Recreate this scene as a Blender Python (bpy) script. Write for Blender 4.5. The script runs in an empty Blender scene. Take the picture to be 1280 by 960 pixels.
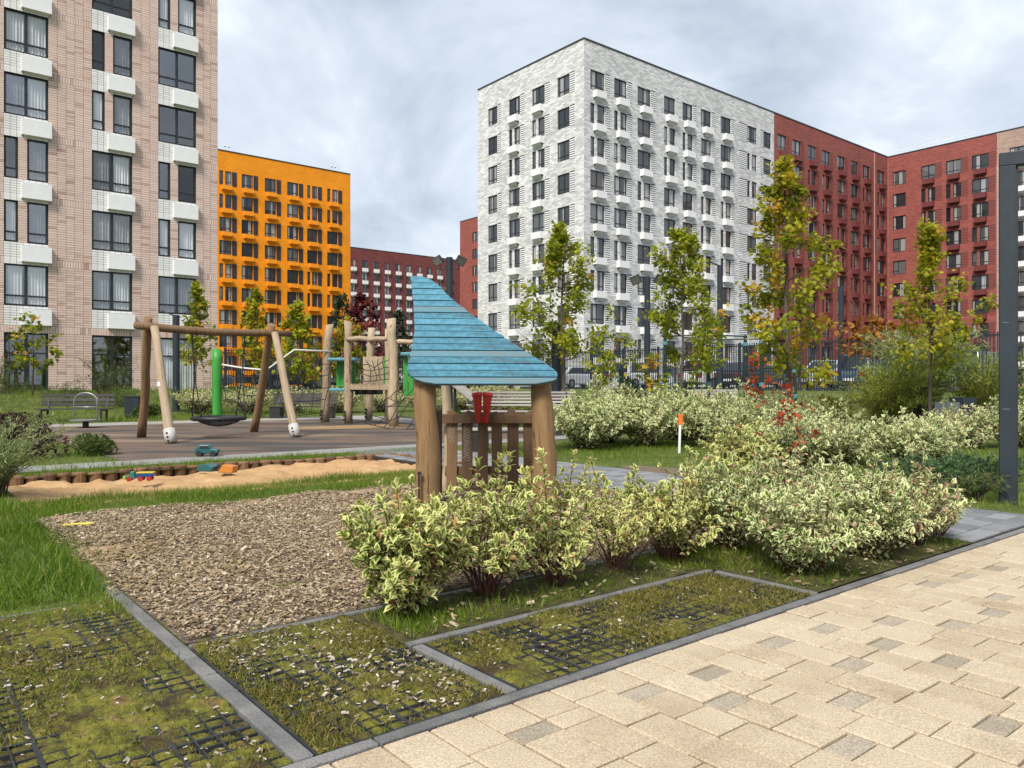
import bpy, bmesh, math, random
import numpy as np
from mathutils import Vector, Matrix, Euler

sc = bpy.context.scene
C = sc.collection
rad = math.radians
# ---------------------------------------------------------------- camera
cam_d = bpy.data.cameras.new("camera"); cam = bpy.data.objects.new("camera", cam_d); C.objects.link(cam)
cam.location = (0, 0, 1.3); cam.rotation_euler = (rad(90), 0, 0)
cam_d.sensor_width = 36; cam_d.lens = 27.42; cam_d.clip_start = 0.05; cam_d.clip_end = 3000
sc.camera = cam
# ---------------------------------------------------------------- light
SUN_DIR = Vector((-0.38, -0.92, 0.0)).normalized(); SUN_EL = rad(48)
to_sun = Vector((SUN_DIR.x*math.cos(SUN_EL), SUN_DIR.y*math.cos(SUN_EL), math.sin(SUN_EL)))
sun_d = bpy.data.lights.new("sun", 'SUN'); sun_d.energy = 2.75; sun_d.angle = rad(17); sun_d.color = (1.0, 0.94, 0.85)
sun = bpy.data.objects.new("sun", sun_d); C.objects.link(sun)
sun.rotation_euler = (-to_sun).to_track_quat('-Z', 'Y').to_euler(); sun.location = (-20, 5, 60)
# ---------------------------------------------------------------- sky
wd = bpy.data.worlds.new("World"); sc.world = wd; wd.use_nodes = True
nt = wd.node_tree; nt.nodes.clear()
def nn(t, ty, **kw):
    n = t.nodes.new(ty)
    for k, v in kw.items(): setattr(n, k, v)
    return n
wo = nn(nt, 'ShaderNodeOutputWorld'); bg = nn(nt, 'ShaderNodeBackground')
sky = nn(nt, 'ShaderNodeTexSky', sky_type='NISHITA', sun_disc=False, sun_elevation=SUN_EL,
         sun_rotation=math.atan2(SUN_DIR.x, SUN_DIR.y), air_density=1.3, dust_density=2.0)
tc = nn(nt, 'ShaderNodeTexCoord'); sep = nn(nt, 'ShaderNodeSeparateXYZ'); nt.links.new(tc.outputs['Generated'], sep.inputs[0])
ab = nn(nt, 'ShaderNodeMath', operation='ABSOLUTE'); nt.links.new(sep.outputs['Z'], ab.inputs[0])
ad = nn(nt, 'ShaderNodeMath', operation='ADD'); ad.inputs[1].default_value = 0.55; nt.links.new(ab.outputs[0], ad.inputs[0])
dx = nn(nt, 'ShaderNodeMath', operation='DIVIDE'); dy = nn(nt, 'ShaderNodeMath', operation='DIVIDE')
nt.links.new(sep.outputs['X'], dx.inputs[0]); nt.links.new(ad.outputs[0], dx.inputs[1])
nt.links.new(sep.outputs['Y'], dy.inputs[0]); nt.links.new(ad.outputs[0], dy.inputs[1])
cb = nn(nt, 'ShaderNodeCombineXYZ'); nt.links.new(dx.outputs[0], cb.inputs[0]); nt.links.new(dy.outputs[0], cb.inputs[1])
n1 = nn(nt, 'ShaderNodeTexNoise'); n1.inputs['Scale'].default_value = 2.7; n1.inputs['Detail'].default_value = 7
n1.inputs['Roughness'].default_value = 0.56; n1.inputs['Distortion'].default_value = 0.35
nt.links.new(cb.outputs[0], n1.inputs['Vector'])
rp = nn(nt, 'ShaderNodeValToRGB'); nt.links.new(n1.outputs[0], rp.inputs[0])
el = rp.color_ramp.elements
el[0].position = 0.36; el[0].color = (3.7, 4.3, 5.2, 1); el[1].position = 0.66; el[1].color = (8.3, 8.75, 9.4, 1)
e = el.new(0.47); e.color = (5.0, 5.65, 6.5, 1); e = el.new(0.56); e.color = (6.2, 6.8, 7.6, 1)
mx = nn(nt, 'ShaderNodeMix', data_type='RGBA'); mx.inputs[0].default_value = 0.90
nt.links.new(sky.outputs[0], mx.inputs[6]); nt.links.new(rp.outputs[0], mx.inputs[7])
nt.links.new(mx.outputs[2], bg.inputs[0]); bg.inputs[1].default_value = 0.074
nt.links.new(bg.outputs[0], wo.inputs[0])
# ---------------------------------------------------------------- exposure
sc.view_settings.view_transform = 'Standard'; sc.view_settings.look = 'None'
sc.view_settings.exposure = 0.88; sc.view_settings.gamma = 1.0
sc.cycles.max_bounces = 6; sc.cycles.diffuse_bounces = 3; sc.cycles.glossy_bounces = 3
sc.cycles.transparent_max_bounces = 8; sc.cycles.caustics_reflective = False; sc.cycles.caustics_refractive = False

# ================================================================ helpers
TH = rad(39.2); CT, ST = math.cos(TH), math.sin(TH)     # the estate's street grid is turned by this angle
def W(u, v): return (u*CT - v*ST, u*ST + v*CT)
def UV(x, y): return (x*CT + y*ST, -x*ST + y*CT)
def hgt(x, y):                                            # the ground rises one metre towards the car parks
    u, v = UV(x, y)
    s = np.maximum(u-32.0, v-42.4); t = np.clip((s+11.0)/10.0, 0, 1)
    return t*t*(3-2*t)*1.0
rng = np.random.default_rng(7)
R = random.Random(11)

def vnoise(x, y, scale, seed=0):
    r = np.random.default_rng(seed).random((64, 64))
    x = np.asarray(x)*scale+1000; y = np.asarray(y)*scale+1000
    xi = np.floor(x).astype(int); yi = np.floor(y).astype(int); fx = x-xi; fy = y-yi
    fx = fx*fx*(3-2*fx); fy = fy*fy*(3-2*fy)
    a = r[xi % 64, yi % 64]; b = r[(xi+1) % 64, yi % 64]; c = r[xi % 64, (yi+1) % 64]; d = r[(xi+1) % 64, (yi+1) % 64]
    return (a*(1-fx)+b*fx)*(1-fy)+(c*(1-fx)+d*fx)*fy

# ---------------------------------------------------------------- materials
MC = {}
def ramp(nt, src, cols):
    r = nn(nt, 'ShaderNodeValToRGB'); nt.links.new(src, r.inputs[0]); e = r.color_ramp.elements
    for i, (p, c) in enumerate(cols):
        x = e[i] if i < 2 else e.new(p)
        x.position = p; x.color = (*c, 1)
    return r.outputs[0]
def mat(name, cols, scale=4.0, stretch=(1, 1, 1), rough=0.8, bump=0.0, bscale=None, metal=0.0, detail=5, obj_rand=0.0, spec=0.35, src='Object', attr=None, fine=None):
    """noise coloured surface; cols = [(pos, colour), ...]"""
    if name in MC: return MC[name]
    m = bpy.data.materials.new(name); m.use_nodes = True; t = m.node_tree; p = t.nodes['Principled BSDF']
    p.inputs['Roughness'].default_value = rough; p.inputs['Metallic'].default_value = metal
    p.inputs['Specular IOR Level'].default_value = spec
    co = nn(t, 'ShaderNodeTexCoord'); mp = nn(t, 'ShaderNodeMapping'); mp.inputs['Scale'].default_value = stretch
    cs = nn(t, 'ShaderNodeNewGeometry').outputs['Position'] if src == 'World' else co.outputs[src]
    t.links.new(cs, mp.inputs[0])
    nz = nn(t, 'ShaderNodeTexNoise'); nz.inputs['Scale'].default_value = scale; nz.inputs['Detail'].default_value = detail
    nz.inputs['Roughness'].default_value = 0.62
    t.links.new(mp.outputs[0], nz.inputs['Vector'])
    fac = nz.outputs[0]
    if attr:
        a = nn(t, 'ShaderNodeAttribute', attribute_name=attr)
        k = nn(t, 'ShaderNodeMath', operation='MULTIPLY_ADD'); t.links.new(nz.outputs[0], k.inputs[0]); k.inputs[1].default_value = 0.35
        t.links.new(a.outputs['Fac'], k.inputs[2]); fac = k.outputs[0]
    if obj_rand:
        oi = nn(t, 'ShaderNodeObjectInfo'); k = nn(t, 'ShaderNodeMath', operation='MULTIPLY_ADD')
        t.links.new(oi.outputs['Random'], k.inputs[0]); k.inputs[1].default_value = obj_rand
        k2 = nn(t, 'ShaderNodeMath', operation='SUBTRACT'); t.links.new(fac, k2.inputs[0]); k2.inputs[1].default_value = obj_rand/2
        t.links.new(k2.outputs[0], k.inputs[2]); fac = k.outputs[0]
    if len(cols) == 1: cols = [(0.3, tuple(c*0.85 for c in cols[0][1])), (0.7, tuple(min(1, c*1.12) for c in cols[0][1]))]
    out = ramp(t, fac, cols)
    if fine:
        n3 = nn(t, 'ShaderNodeTexNoise'); n3.inputs['Scale'].default_value = fine[0]; n3.inputs['Detail'].default_value = 3
        t.links.new(cs, n3.inputs['Vector'])
        g = ramp(t, n3.outputs[0], [(0.35, (1-fine[1],)*3), (0.65, (1+fine[1]*0.6,)*3)])
        q = nn(t, 'ShaderNodeMix', data_type='RGBA', blend_type='MULTIPLY'); q.inputs[0].default_value = 1
        t.links.new(out, q.inputs[6]); t.links.new(g, q.inputs[7]); out = q.outputs[2]
    t.links.new(out, p.inputs['Base Color'])
    if bump:
        n2 = nn(t, 'ShaderNodeTexNoise'); n2.inputs['Scale'].default_value = bscale or scale*4; n2.inputs['Detail'].default_value = 4
        t.links.new(mp.outputs[0], n2.inputs['Vector'])
        b = nn(t, 'ShaderNodeBump'); b.inputs['Strength'].default_value = bump; b.inputs['Distance'].default_value = 0.02
        t.links.new(n2.outputs[0], b.inputs['Height']); t.links.new(b.outputs[0], p.inputs['Normal'])
    MC[name] = m; return m

def leaf_mat(name, cols, margin=None, transl=0.3, rough=0.5):
    if name in MC: return MC[name]
    m = bpy.data.materials.new(name); m.use_nodes = True; t = m.node_tree; p = t.nodes['Principled BSDF']
    p.inputs['Roughness'].default_value = rough; p.inputs['Specular IOR Level'].default_value = 0.3
    a = nn(t, 'ShaderNodeAttribute', attribute_name='tint'); col = ramp(t, a.outputs['Fac'], cols)
    if margin:
        e = nn(t, 'ShaderNodeAttribute', attribute_name='edge')
        co = nn(t, 'ShaderNodeTexCoord'); nz = nn(t, 'ShaderNodeTexNoise'); nz.inputs['Scale'].default_value = 45
        t.links.new(co.outputs['Object'], nz.inputs['Vector'])
        k = nn(t, 'ShaderNodeMath', operation='MULTIPLY_ADD'); t.links.new(nz.outputs[0], k.inputs[0]); k.inputs[1].default_value = 0.9
        t.links.new(e.outputs['Fac'], k.inputs[2])
        k2 = nn(t, 'ShaderNodeMath', operation='MULTIPLY_ADD'); t.links.new(a.outputs['Fac'], k2.inputs[0]); k2.inputs[1].default_value = 0.35
        t.links.new(k.outputs[0], k2.inputs[2])
        k3 = nn(t, 'ShaderNodeMath', operation='MULTIPLY'); t.links.new(k2.outputs[0], k3.inputs[0]); k3.inputs[1].default_value = .5
        f = ramp(t, k3.outputs[0], [(0.49, (0, 0, 0)), (0.58, (1, 1, 1))])
        mc = ramp(t, a.outputs['Fac'], margin)
        q = nn(t, 'ShaderNodeMix', data_type='RGBA'); t.links.new(f, q.inputs[0]); t.links.new(col, q.inputs[6]); t.links.new(mc, q.inputs[7]); col = q.outputs[2]
    t.links.new(col, p.inputs['Base Color'])
    tr = nn(t, 'ShaderNodeBsdfTranslucent'); t.links.new(col, tr.inputs[0])
    ms = nn(t, 'ShaderNodeMixShader'); ms.inputs[0].default_value = transl
    t.links.new(p.outputs[0], ms.inputs[1]); t.links.new(tr.outputs[0], ms.inputs[2])
    t.links.new(ms.outputs[0], t.nodes['Material Output'].inputs[0])
    MC[name] = m; return m

def wood_mat(name, light, dark, crack=(0.06, 0.04, 0.025), rough=0.75, ring=1.0, obj_rand=0.2):
    if name in MC: return MC[name]
    m = mat(name, [(0.25, dark), (0.75, light)], scale=3.0, stretch=(6, 6, 0.7), rough=rough, bump=0.4, bscale=9, obj_rand=obj_rand, detail=8)
    t = m.node_tree; p = t.nodes['Principled BSDF']; src = p.inputs['Base Color'].links[0].from_socket
    co = nn(t, 'ShaderNodeTexCoord'); mp = nn(t, 'ShaderNodeMapping'); mp.inputs['Scale'].default_value = (22, 22, 0.9)
    t.links.new(co.outputs['Object'], mp.inputs[0]); nz = nn(t, 'ShaderNodeTexNoise'); nz.inputs['Scale'].default_value = 1.6; nz.inputs['Detail'].default_value = 3
    t.links.new(mp.outputs[0], nz.inputs['Vector'])
    f = ramp(t, nz.outputs[0], [(0.30, (1, 1, 1)), (0.37, (0, 0, 0))])
    q = nn(t, 'ShaderNodeMix', data_type='RGBA'); t.links.new(f, q.inputs[0]); t.links.new(src, q.inputs[6]); q.inputs[7].default_value = (*crack, 1)
    # knots
    vo = nn(t, 'ShaderNodeTexVoronoi'); vo.inputs['Scale'].default_value = 1.0
    mp2 = nn(t, 'ShaderNodeMapping'); mp2.inputs['Scale'].default_value = (4.2, 4.2, 2.6); t.links.new(co.outputs['Object'], mp2.inputs[0]); t.links.new(mp2.outputs[0], vo.inputs['Vector'])
    g = ramp(t, vo.outputs['Distance'], [(0.07, (1, 1, 1)), (0.16, (0, 0, 0))])
    q2 = nn(t, 'ShaderNodeMix', data_type='RGBA'); t.links.new(g, q2.inputs[0]); t.links.new(q.outputs[2], q2.inputs[6]); q2.inputs[7].default_value = (*[d*0.55 for d in dark], 1)
    t.links.new(q2.outputs[2], p.inputs['Base Color'])
    return m

def brick_mat(name, c1, c2, mortar, w, h, mort=0.012, mottled=True, bias=0.0, rough=0.8, bump=0.35):
    if name in MC: return MC[name]
    m = bpy.data.materials.new(name); m.use_nodes = True; t = m.node_tree; p = t.nodes['Principled BSDF']; p.inputs['Roughness'].default_value = rough
    p.inputs['Specular IOR Level'].default_value = 0.3
    co = nn(t, 'ShaderNodeTexCoord'); sp = nn(t, 'ShaderNodeSeparateXYZ'); cm = nn(t, 'ShaderNodeCombineXYZ'); t.links.new(co.outputs['Object'], sp.inputs[0])
    ad = nn(t, 'ShaderNodeMath', operation='ADD'); t.links.new(sp.outputs[0], ad.inputs[0]); t.links.new(sp.outputs[1], ad.inputs[1])
    t.links.new(ad.outputs[0], cm.inputs[0]); t.links.new(sp.outputs[2], cm.inputs[1])
    b = nn(t, 'ShaderNodeTexBrick'); b.inputs['Scale'].default_value = 1; b.inputs['Brick Width'].default_value = w; b.inputs['Row Height'].default_value = h
    b.inputs['Mortar Size'].default_value = mort; b.inputs['Color1'].default_value = (*c1, 1); b.inputs['Color2'].default_value = (*c2, 1); b.inputs['Mortar'].default_value = (*mortar, 1); b.inputs['Bias'].default_value = bias
    t.links.new(cm.outputs[0], b.inputs['Vector'])
    nz = nn(t, 'ShaderNodeTexNoise'); nz.inputs['Scale'].default_value = 0.35; nz.inputs['Detail'].default_value = 4; t.links.new(cm.outputs[0], nz.inputs['Vector'])
    g = ramp(t, nz.outputs[0], [(0.3, (0.86,)*3), (0.7, (1.08,)*3)])
    q = nn(t, 'ShaderNodeMix', data_type='RGBA', blend_type='MULTIPLY'); q.inputs[0].default_value = 1
    t.links.new(b.outputs['Color'], q.inputs[6]); t.links.new(g, q.inputs[7]); t.links.new(q.outputs[2], p.inputs['Base Color'])
    bp = nn(t, 'ShaderNodeBump'); bp.invert = True; bp.inputs['Strength'].default_value = bump; bp.inputs['Distance'].default_value = 0.02
    t.links.new(b.outputs['Fac'], bp.inputs['Height']); t.links.new(bp.outputs[0], p.inputs['Normal'])
    MC[name] = m; return m

# ---------------------------------------------------------------- mesh building
class MB:
    def __init__(s): s.v = []; s.f = []
    def add(s, v, f):
        o = len(s.v); s.v += [tuple(p) for p in v]; s.f += [tuple(i+o for i in q) for q in f]; return s
    def box(s, x0, x1, y0, y1, z0, z1, M=None):
        v = [(x, y, z) for z in (z0, z1) for y in (y0, y1) for x in (x0, x1)]
        if M is not None: v = [M @ Vector(p) for p in v]
        return s.add(v, [(0, 2, 3, 1), (4, 5, 7, 6), (0, 1, 5, 4), (2, 6, 7, 3), (0, 4, 6, 2), (1, 3, 7, 5)])
    def beam(s, a, b, w, d, up=(0, 0, 1)):
        a, b = Vector(a), Vector(b); z = (b-a).normalized(); x = z.cross(Vector(up))
        if x.length < 1e-4: x = Vector((1, 0, 0))
        x.normalize(); y = x.cross(z); v = []
        for p in (a, b):
            for sx, sy in ((-1, -1), (1, -1), (1, 1), (-1, 1)): v.append(p+x*sx*w/2+y*sy*d/2)
        return s.add(v, [(3, 2, 1, 0), (4, 5, 6, 7), (0, 1, 5, 4), (1, 2, 6, 5), (2, 3, 7, 6), (3, 0, 4, 7)])
    def tube(s, pts, r, n=8, cap=True):
        pts = [Vector(p) for p in pts]; k = len(pts)
        if not hasattr(r, '__len__'): r = [r]*k
        v = []; ref = None
        for i, p in enumerate(pts):
            t = (pts[min(i+1, k-1)]-pts[max(i-1, 0)])
            t = t.normalized() if t.length > 1e-9 else Vector((0, 0, 1))
            if ref is None:
                ref = t.cross(Vector((0, 0, 1)))
                if ref.length < 0.05: ref = t.cross(Vector((0, 1, 0)))
            ref = (ref-t*ref.dot(t))
            if ref.length < 1e-6: ref = t.orthogonal()
            ref.normalize(); bi = t.cross(ref)
            for j in range(n):
                a = 2*math.pi*j/n; v.append(p+(ref*math.cos(a)+bi*math.sin(a))*r[i])
        f = [(i*n+j, i*n+(j+1) % n, (i+1)*n+(j+1) % n, (i+1)*n+j) for i in range(k-1) for j in range(n)]
        if cap: f += [tuple(range(n))[::-1], tuple(range((k-1)*n, k*n))]
        return s.add(v, f)
    def lathe(s, prof, n=16, c=(0, 0, 0)):
        v = [(c[0]+r*math.cos(2*math.pi*j/n), c[1]+r*math.sin(2*math.pi*j/n), c[2]+z) for r, z in prof for j in range(n)]
        k = len(prof)
        f = [(i*n+j, i*n+(j+1) % n, (i+1)*n+(j+1) % n, (i+1)*n+j) for i in range(k-1) for j in range(n)]
        f += [tuple(range(n))[::-1], tuple(range((k-1)*n, k*n))]
        return s.add(v, f)
    def prism(s, poly, h0, h1, M=None):      # poly in xy, extruded along z
        n = len(poly); v = [(x, y, h0) for x, y in poly]+[(x, y, h1) for x, y in poly]
        if M is not None: v = [M @ Vector(p) for p in v]
        return s.add(v, [tuple(range(n))[::-1], tuple(range(n, 2*n))]+[(i, (i+1) % n, n+(i+1) % n, n+i) for i in range(n)])
    def mesh(s, name, smooth=False):
        me = bpy.data.meshes.new(name); me.from_pydata([tuple(p) for p in s.v], [], s.f); me.update()
        if smooth:
            for p in me.polygons: p.use_smooth = True
        return me
    def build(s, name, m, parent=None, smooth=False, loc=(0, 0, 0), rot=None, off=None, bevel=0):
        if off is not None: s.v = [(p[0]-off[0], p[1]-off[1], p[2]-off[2]) for p in s.v]
        return obj(name, s.mesh(name, smooth), m, parent, loc, rot, bevel)
def obj(name, me, m=None, parent=None, loc=(0, 0, 0), rot=None, bevel=0):
    o = bpy.data.objects.new(name, me); C.objects.link(o); o.location = loc
    if rot is not None: o.rotation_euler = rot
    if m is not None and me is not None and not me.materials: me.materials.append(m)
    if parent is not None: o.parent = parent
    if bevel:
        b = o.modifiers.new('bevel', 'BEVEL'); b.width = bevel; b.segments = 2; b.limit_method = 'ANGLE'
    return o
def tag(o, label=None, cat=None, group=None, kind=None):
    for k, x in (('label', label), ('category', cat), ('group', group), ('kind', kind)):
        if x: o[k] = x
    return o
def thing(name, label, cat, loc=(0, 0, 0), rz=0.0, group=None):
    o = bpy.data.objects.new(name, None); C.objects.link(o); o.empty_display_size = 0.2
    o.location = loc; o.rotation_euler = (0, 0, rz); return tag(o, label, cat, group)
def dup(o, parent=None):
    c = o.copy(); C.objects.link(c)
    if parent is not None: c.parent = parent
    for ch in list(o.children): dup(ch, c)
    return c
def place(o, loc, rz=None, scale=None, label=None):
    o.location = loc
    if rz is not None: o.rotation_euler = (0, 0, rz)
    if scale is not None: o.scale = scale if hasattr(scale, '__len__') else (scale,)*3
    if label: o['label'] = label
    return o
def np_mesh(name, V, T, attrs=None, smooth=False):
    me = bpy.data.meshes.new(name); n, m = len(V), len(T); k = T.shape[1]
    me.vertices.add(n); me.vertices.foreach_set('co', np.asarray(V, np.float32).ravel())
    me.loops.add(m*k); me.loops.foreach_set('vertex_index', np.asarray(T, np.int32).ravel())
    me.polygons.add(m); me.polygons.foreach_set('loop_start', np.arange(0, m*k, k, dtype=np.int32))
    try: me.polygons.foreach_set('loop_total', np.full(m, k, np.int32))
    except Exception: pass
    me.polygons.foreach_set('use_smooth', np.full(m, bool(smooth)))
    me.update(calc_edges=True)
    for a, val in (attrs or {}).items():
        at = me.attributes.new(a, 'FLOAT', 'POINT'); at.data.foreach_set('value', np.asarray(val, np.float32))
    return me
def norm(a): return a/np.maximum(np.linalg.norm(a, axis=-1, keepdims=True), 1e-9)
def inst(tpl, pos, axis, nrm, size, tint, wid=None):
    """lay a small template mesh (leaf, chip, blade) on many frames: one triangle soup"""
    tv, tt, te = tpl; tv = np.array(tv, float); tt = np.array(tt); te = np.array(te, float)
    A = norm(axis); S = norm(np.cross(A, nrm)); Nn = np.cross(S, A)
    size = np.broadcast_to(size, (len(pos),)).astype(float); w = size if wid is None else wid
    V = pos[:, None]+tv[None, :, 0:1]*S[:, None]*w[:, None, None]+(tv[None, :, 1:2]*A[:, None]+tv[None, :, 2:3]*Nn[:, None])*size[:, None, None]
    k = len(tv); T = tt[None]+(np.arange(len(pos))*k)[:, None, None]
    return V.reshape(-1, 3), T.reshape(-1, tt.shape[1]), {'tint': np.repeat(tint, k), 'edge': np.tile(te, len(pos))}
LEAF8 = ([(0, 0, 0), (-.28, .3, .07), (.28, .3, .07), (0, .32, 0), (-.25, .62, .06), (.25, .62, .06), (0, .65, -.02), (0, 1, -.14)],
         [(0, 3, 1), (0, 2, 3), (1, 3, 6), (1, 6, 4), (3, 2, 5), (3, 5, 6), (4, 6, 7), (6, 5, 7)], [.35, 1, 1, 0, 1, 1, .05, 1])
LEAF4 = ([(0, 0, 0), (-.26, .45, .05), (.26, .45, .05), (0, .5, -.02), (0, 1, -.1)], [(0, 3, 1), (0, 2, 3), (1, 3, 4), (3, 2, 4)], [.4, 1, 1, 0, .9])
LEAF2 = ([(0, 0, 0), (-.24, .5, .04), (.24, .5, .04), (0, 1, -.06)], [(0, 2, 1), (1, 2, 3)], [.3, 1, 1, .6])
LANCE = ([(0, 0, 0), (-.07, .4, .02), (.07, .4, .02), (0, 1, -.15)], [(0, 2, 1), (1, 2, 3)], [0, 1, 1, 0])
_mp = [(0, 0), (-.22, .02), (-.42, .28), (-.24, .34), (-.46, .70), (-.16, .62), (0, 1.0), (.16, .62), (.46, .70), (.24, .34), (.42, .28), (.22, .02)]
MAPLE = ([(0, .35, 0)]+[(x, y, .10*abs(x)-.12*max(0, y-.5)) for x, y in _mp], [(0, i, i % 12+1) for i in range(1, 13)], [0]+[1]*12)
BLADE = ([(-.5, 0, 0), (.5, 0, 0), (-.36, .45, .03), (.36, .45, .03), (0, 1, .28)], [(0, 1, 3), (0, 3, 2), (2, 3, 4)], [0, 0, .5, .5, 1])
CHIP = ([(-.5, -.5, 0), (.5, -.5, 0), (.42, .5, 0), (-.5, .42, 0), (-.45, -.45, .14), (.45, -.5, .17), (.38, .45, .15), (-.42, .4, .19)],
        [(4, 5, 6), (4, 6, 7), (0, 1, 5), (0, 5, 4), (1, 2, 6), (1, 6, 5), (2, 3, 7), (2, 7, 6), (3, 0, 4), (3, 4, 7)], [0]*8)
# ================================================================ THE SETTING: ground and paths
def structure(o): o['kind'] = 'structure'; return o
def uv_sheet(name, u0, u1, v0, v1, z, m, step=None, hfun=None):
    if step is None: us = np.array([u0, u1]); vs = np.array([v0, v1])
    else: us = np.linspace(u0, u1, max(2, int((u1-u0)/step)+1)); vs = np.linspace(v0, v1, max(2, int((v1-v0)/step)+1))
    U, Vv = np.meshgrid(us, vs, indexing='ij'); X, Y = U*CT-Vv*ST, U*ST+Vv*CT
    Z = hgt(X, Y)+z
    if hfun is not None: Z = Z+hfun(U, Vv)
    n, k = U.shape; idx = np.arange(n*k).reshape(n, k)
    F = np.stack([idx[:-1, :-1], idx[1:, :-1], idx[1:, 1:], idx[:-1, 1:]], -1).reshape(-1, 4)
    return obj(name, np_mesh(name, np.stack([X, Y, Z], -1).reshape(-1, 3), F, smooth=step is not None), m)
m_ground = mat('soil_and_lawn', [(0.30, (0.05, 0.055, 0.015)), (0.5, (0.08, 0.105, 0.018)), (0.72, (0.12, 0.14, 0.028))], scale=2.2, rough=0.95, bump=0.6, bscale=40)
def ground():
    a = np.concatenate([[-900, -500, -250, -120, -70], np.arange(-40, 62, 1.5), [70, 90, 130, 200, 300, 500, 900]])
    U, Vv = np.meshgrid(a, a, indexing='ij'); X, Y = U*CT-Vv*ST, U*ST+Vv*CT; Z = hgt(X, Y)-0.004
    inside = (U > 0.9) & (U < 7.4) & (Vv > 9.3) & (Vv < 12.7)
    Z = np.where((Vv < 2.3) & (Vv > -5) & (U > -7) & (U < 13), -0.15, Z); Z = np.where(inside, -0.45, Z)                                # the sand pit is dug into the lawn
    n = len(a); idx = np.arange(n*n).reshape(n, n)
    F = np.stack([idx[:-1, :-1], idx[1:, :-1], idx[1:, 1:], idx[:-1, 1:]], -1).reshape(-1, 4)
    return structure(obj('ground', np_mesh('ground', np.stack([X, Y, Z], -1).reshape(-1, 3), F, smooth=True), m_ground))
ground()
# lawn rim around the sand pit, so that the coarse ground grid shows no slope
for (a, b, c_, d_) in ((-1.5, 1.25, 8.5, 15), (7.1, 9.0, 8.5, 13.3), (1.25, 7.1, 8.5, 9.42), (1.25, 7.1, 12.5, 14.0)):
    structure(uv_sheet('lawn', a, b, c_, d_, 0.0, m_ground, step=0.5))
m_soil = mat('bed_soil', [(0.28, (0.022, 0.018, 0.010)), (0.45, (0.055, 0.05, 0.016)), (0.58, (0.09, 0.085, 0.02)), (0.75, (0.10, 0.07, 0.04))], scale=9, rough=0.95, bump=1.0, bscale=60, fine=(70, .4))
for (a, b, c_, d_) in ((2.11, 4.50, 3.36, 3.95), (4.54, 6.93, 2.56, 3.95)):
    structure(uv_sheet('planting_bed', a, b, c_, d_, 0.002, m_soil, step=0.06, hfun=lambda u, v: (vnoise(u, v, 5, 3)-.45)*0.03*np.clip(np.minimum(v-2.55, 3.95-v)*6, 0, 1)))
m_asph = mat('asphalt', [(0.3, (0.045, 0.045, 0.047)), (0.7, (0.075, 0.075, 0.076))], scale=0.5, rough=0.9, bump=0.3, bscale=60)
structure(uv_sheet('parking_lot', 33.5, 110, -40, 43.0, 0.006, m_asph)); structure(uv_sheet('parking_road', -60, 110, 46.5, 49.5, 0.006, m_asph))
# rubber play surface, pale back path
m_rub = mat('rubber_floor', [(0.38, (0.058, 0.052, 0.048)), (0.455, (0.075, 0.064, 0.056)), (0.495, (0.155, 0.10, 0.072)), (0.56, (0.10, 0.078, 0.064)), (0.62, (0.22, 0.16, 0.112))], scale=0.55, stretch=(0.26, 1.25, 1), rough=0.9, bump=0.25, bscale=90, detail=4, fine=(70, .22))
structure(uv_sheet('rubber_floor', 3.2, 13.6, 14.35, 26.8, 0.006, m_rub))
m_ochre = mat('rubber_ochre', [(0.3, (0.26, 0.17, 0.09)), (0.7, (0.33, 0.22, 0.11))], scale=2, rough=0.9, fine=(60, .25))
mb = MB(); mb.prism([(1.9*math.cos(t)*(1+.12*math.sin(3*t)), 1.0*math.sin(t)*(1+.15*math.cos(2*t))) for t in np.linspace(0, 2*math.pi, 40)[:-1]], 0.007, 0.011)
structure(mb.build('rubber_patch', m_ochre, loc=(-4.7, 23.6, 0), rot=(0, 0, TH)))
m_pale = mat('pale_path', [(0.3, (0.25, 0.24, 0.22)), (0.7, (0.34, 0.32, 0.29))], scale=1.2, rough=0.9, bump=0.2, bscale=60, fine=(40, .15))
structure(uv_sheet('path', -12, 15.6, 26.8, 28.7, 0.007, m_pale)); structure(uv_sheet('path', 13.6, 15.6, 19.5, 26.8, 0.007, m_pale))
# kerbs
m_kerb = mat('kerb_concrete', [(0.3, (0.115, 0.115, 0.115)), (0.7, (0.21, 0.205, 0.20))], scale=5, src='World', rough=0.9, bump=0.4, bscale=80, obj_rand=.3, fine=(120, .2))
def kerb(u0, v0, u1, v1, w=0.085, top=0.010, L=1.0):
    root = structure(tag(thing('kerb', None, None, (*W(u0, v0), 0), TH+math.atan2(v1-v0, u1-u0))))
    n = max(1, round(math.hypot(u1-u0, v1-v0)/L)); l = math.hypot(u1-u0, v1-v0)/n
    for i in range(n):
        mb = MB(); mb.box(i*l+.004, (i+1)*l-.004, -w/2, w/2, -.12, top+R.uniform(-.0015, .0015)); mb.build('kerb_stone', m_kerb, root, bevel=.006, rot=(0, 0, 0))
kerb(-3.5, 2.5, 22, 2.5, .06); kerb(1.15, 2.54, 1.15, 5.55, .07); kerb(1.195, 3.99, 6.9, 3.99, .045); kerb(2.075, 2.54, 2.075, 3.29, .06)
kerb(2.04, 3.33, 4.50, 3.33, .05); kerb(4.50, 2.54, 4.50, 3.29, .05); kerb(-3.5, 5.17, 1.10, 5.17, .04, top=.002)
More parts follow.
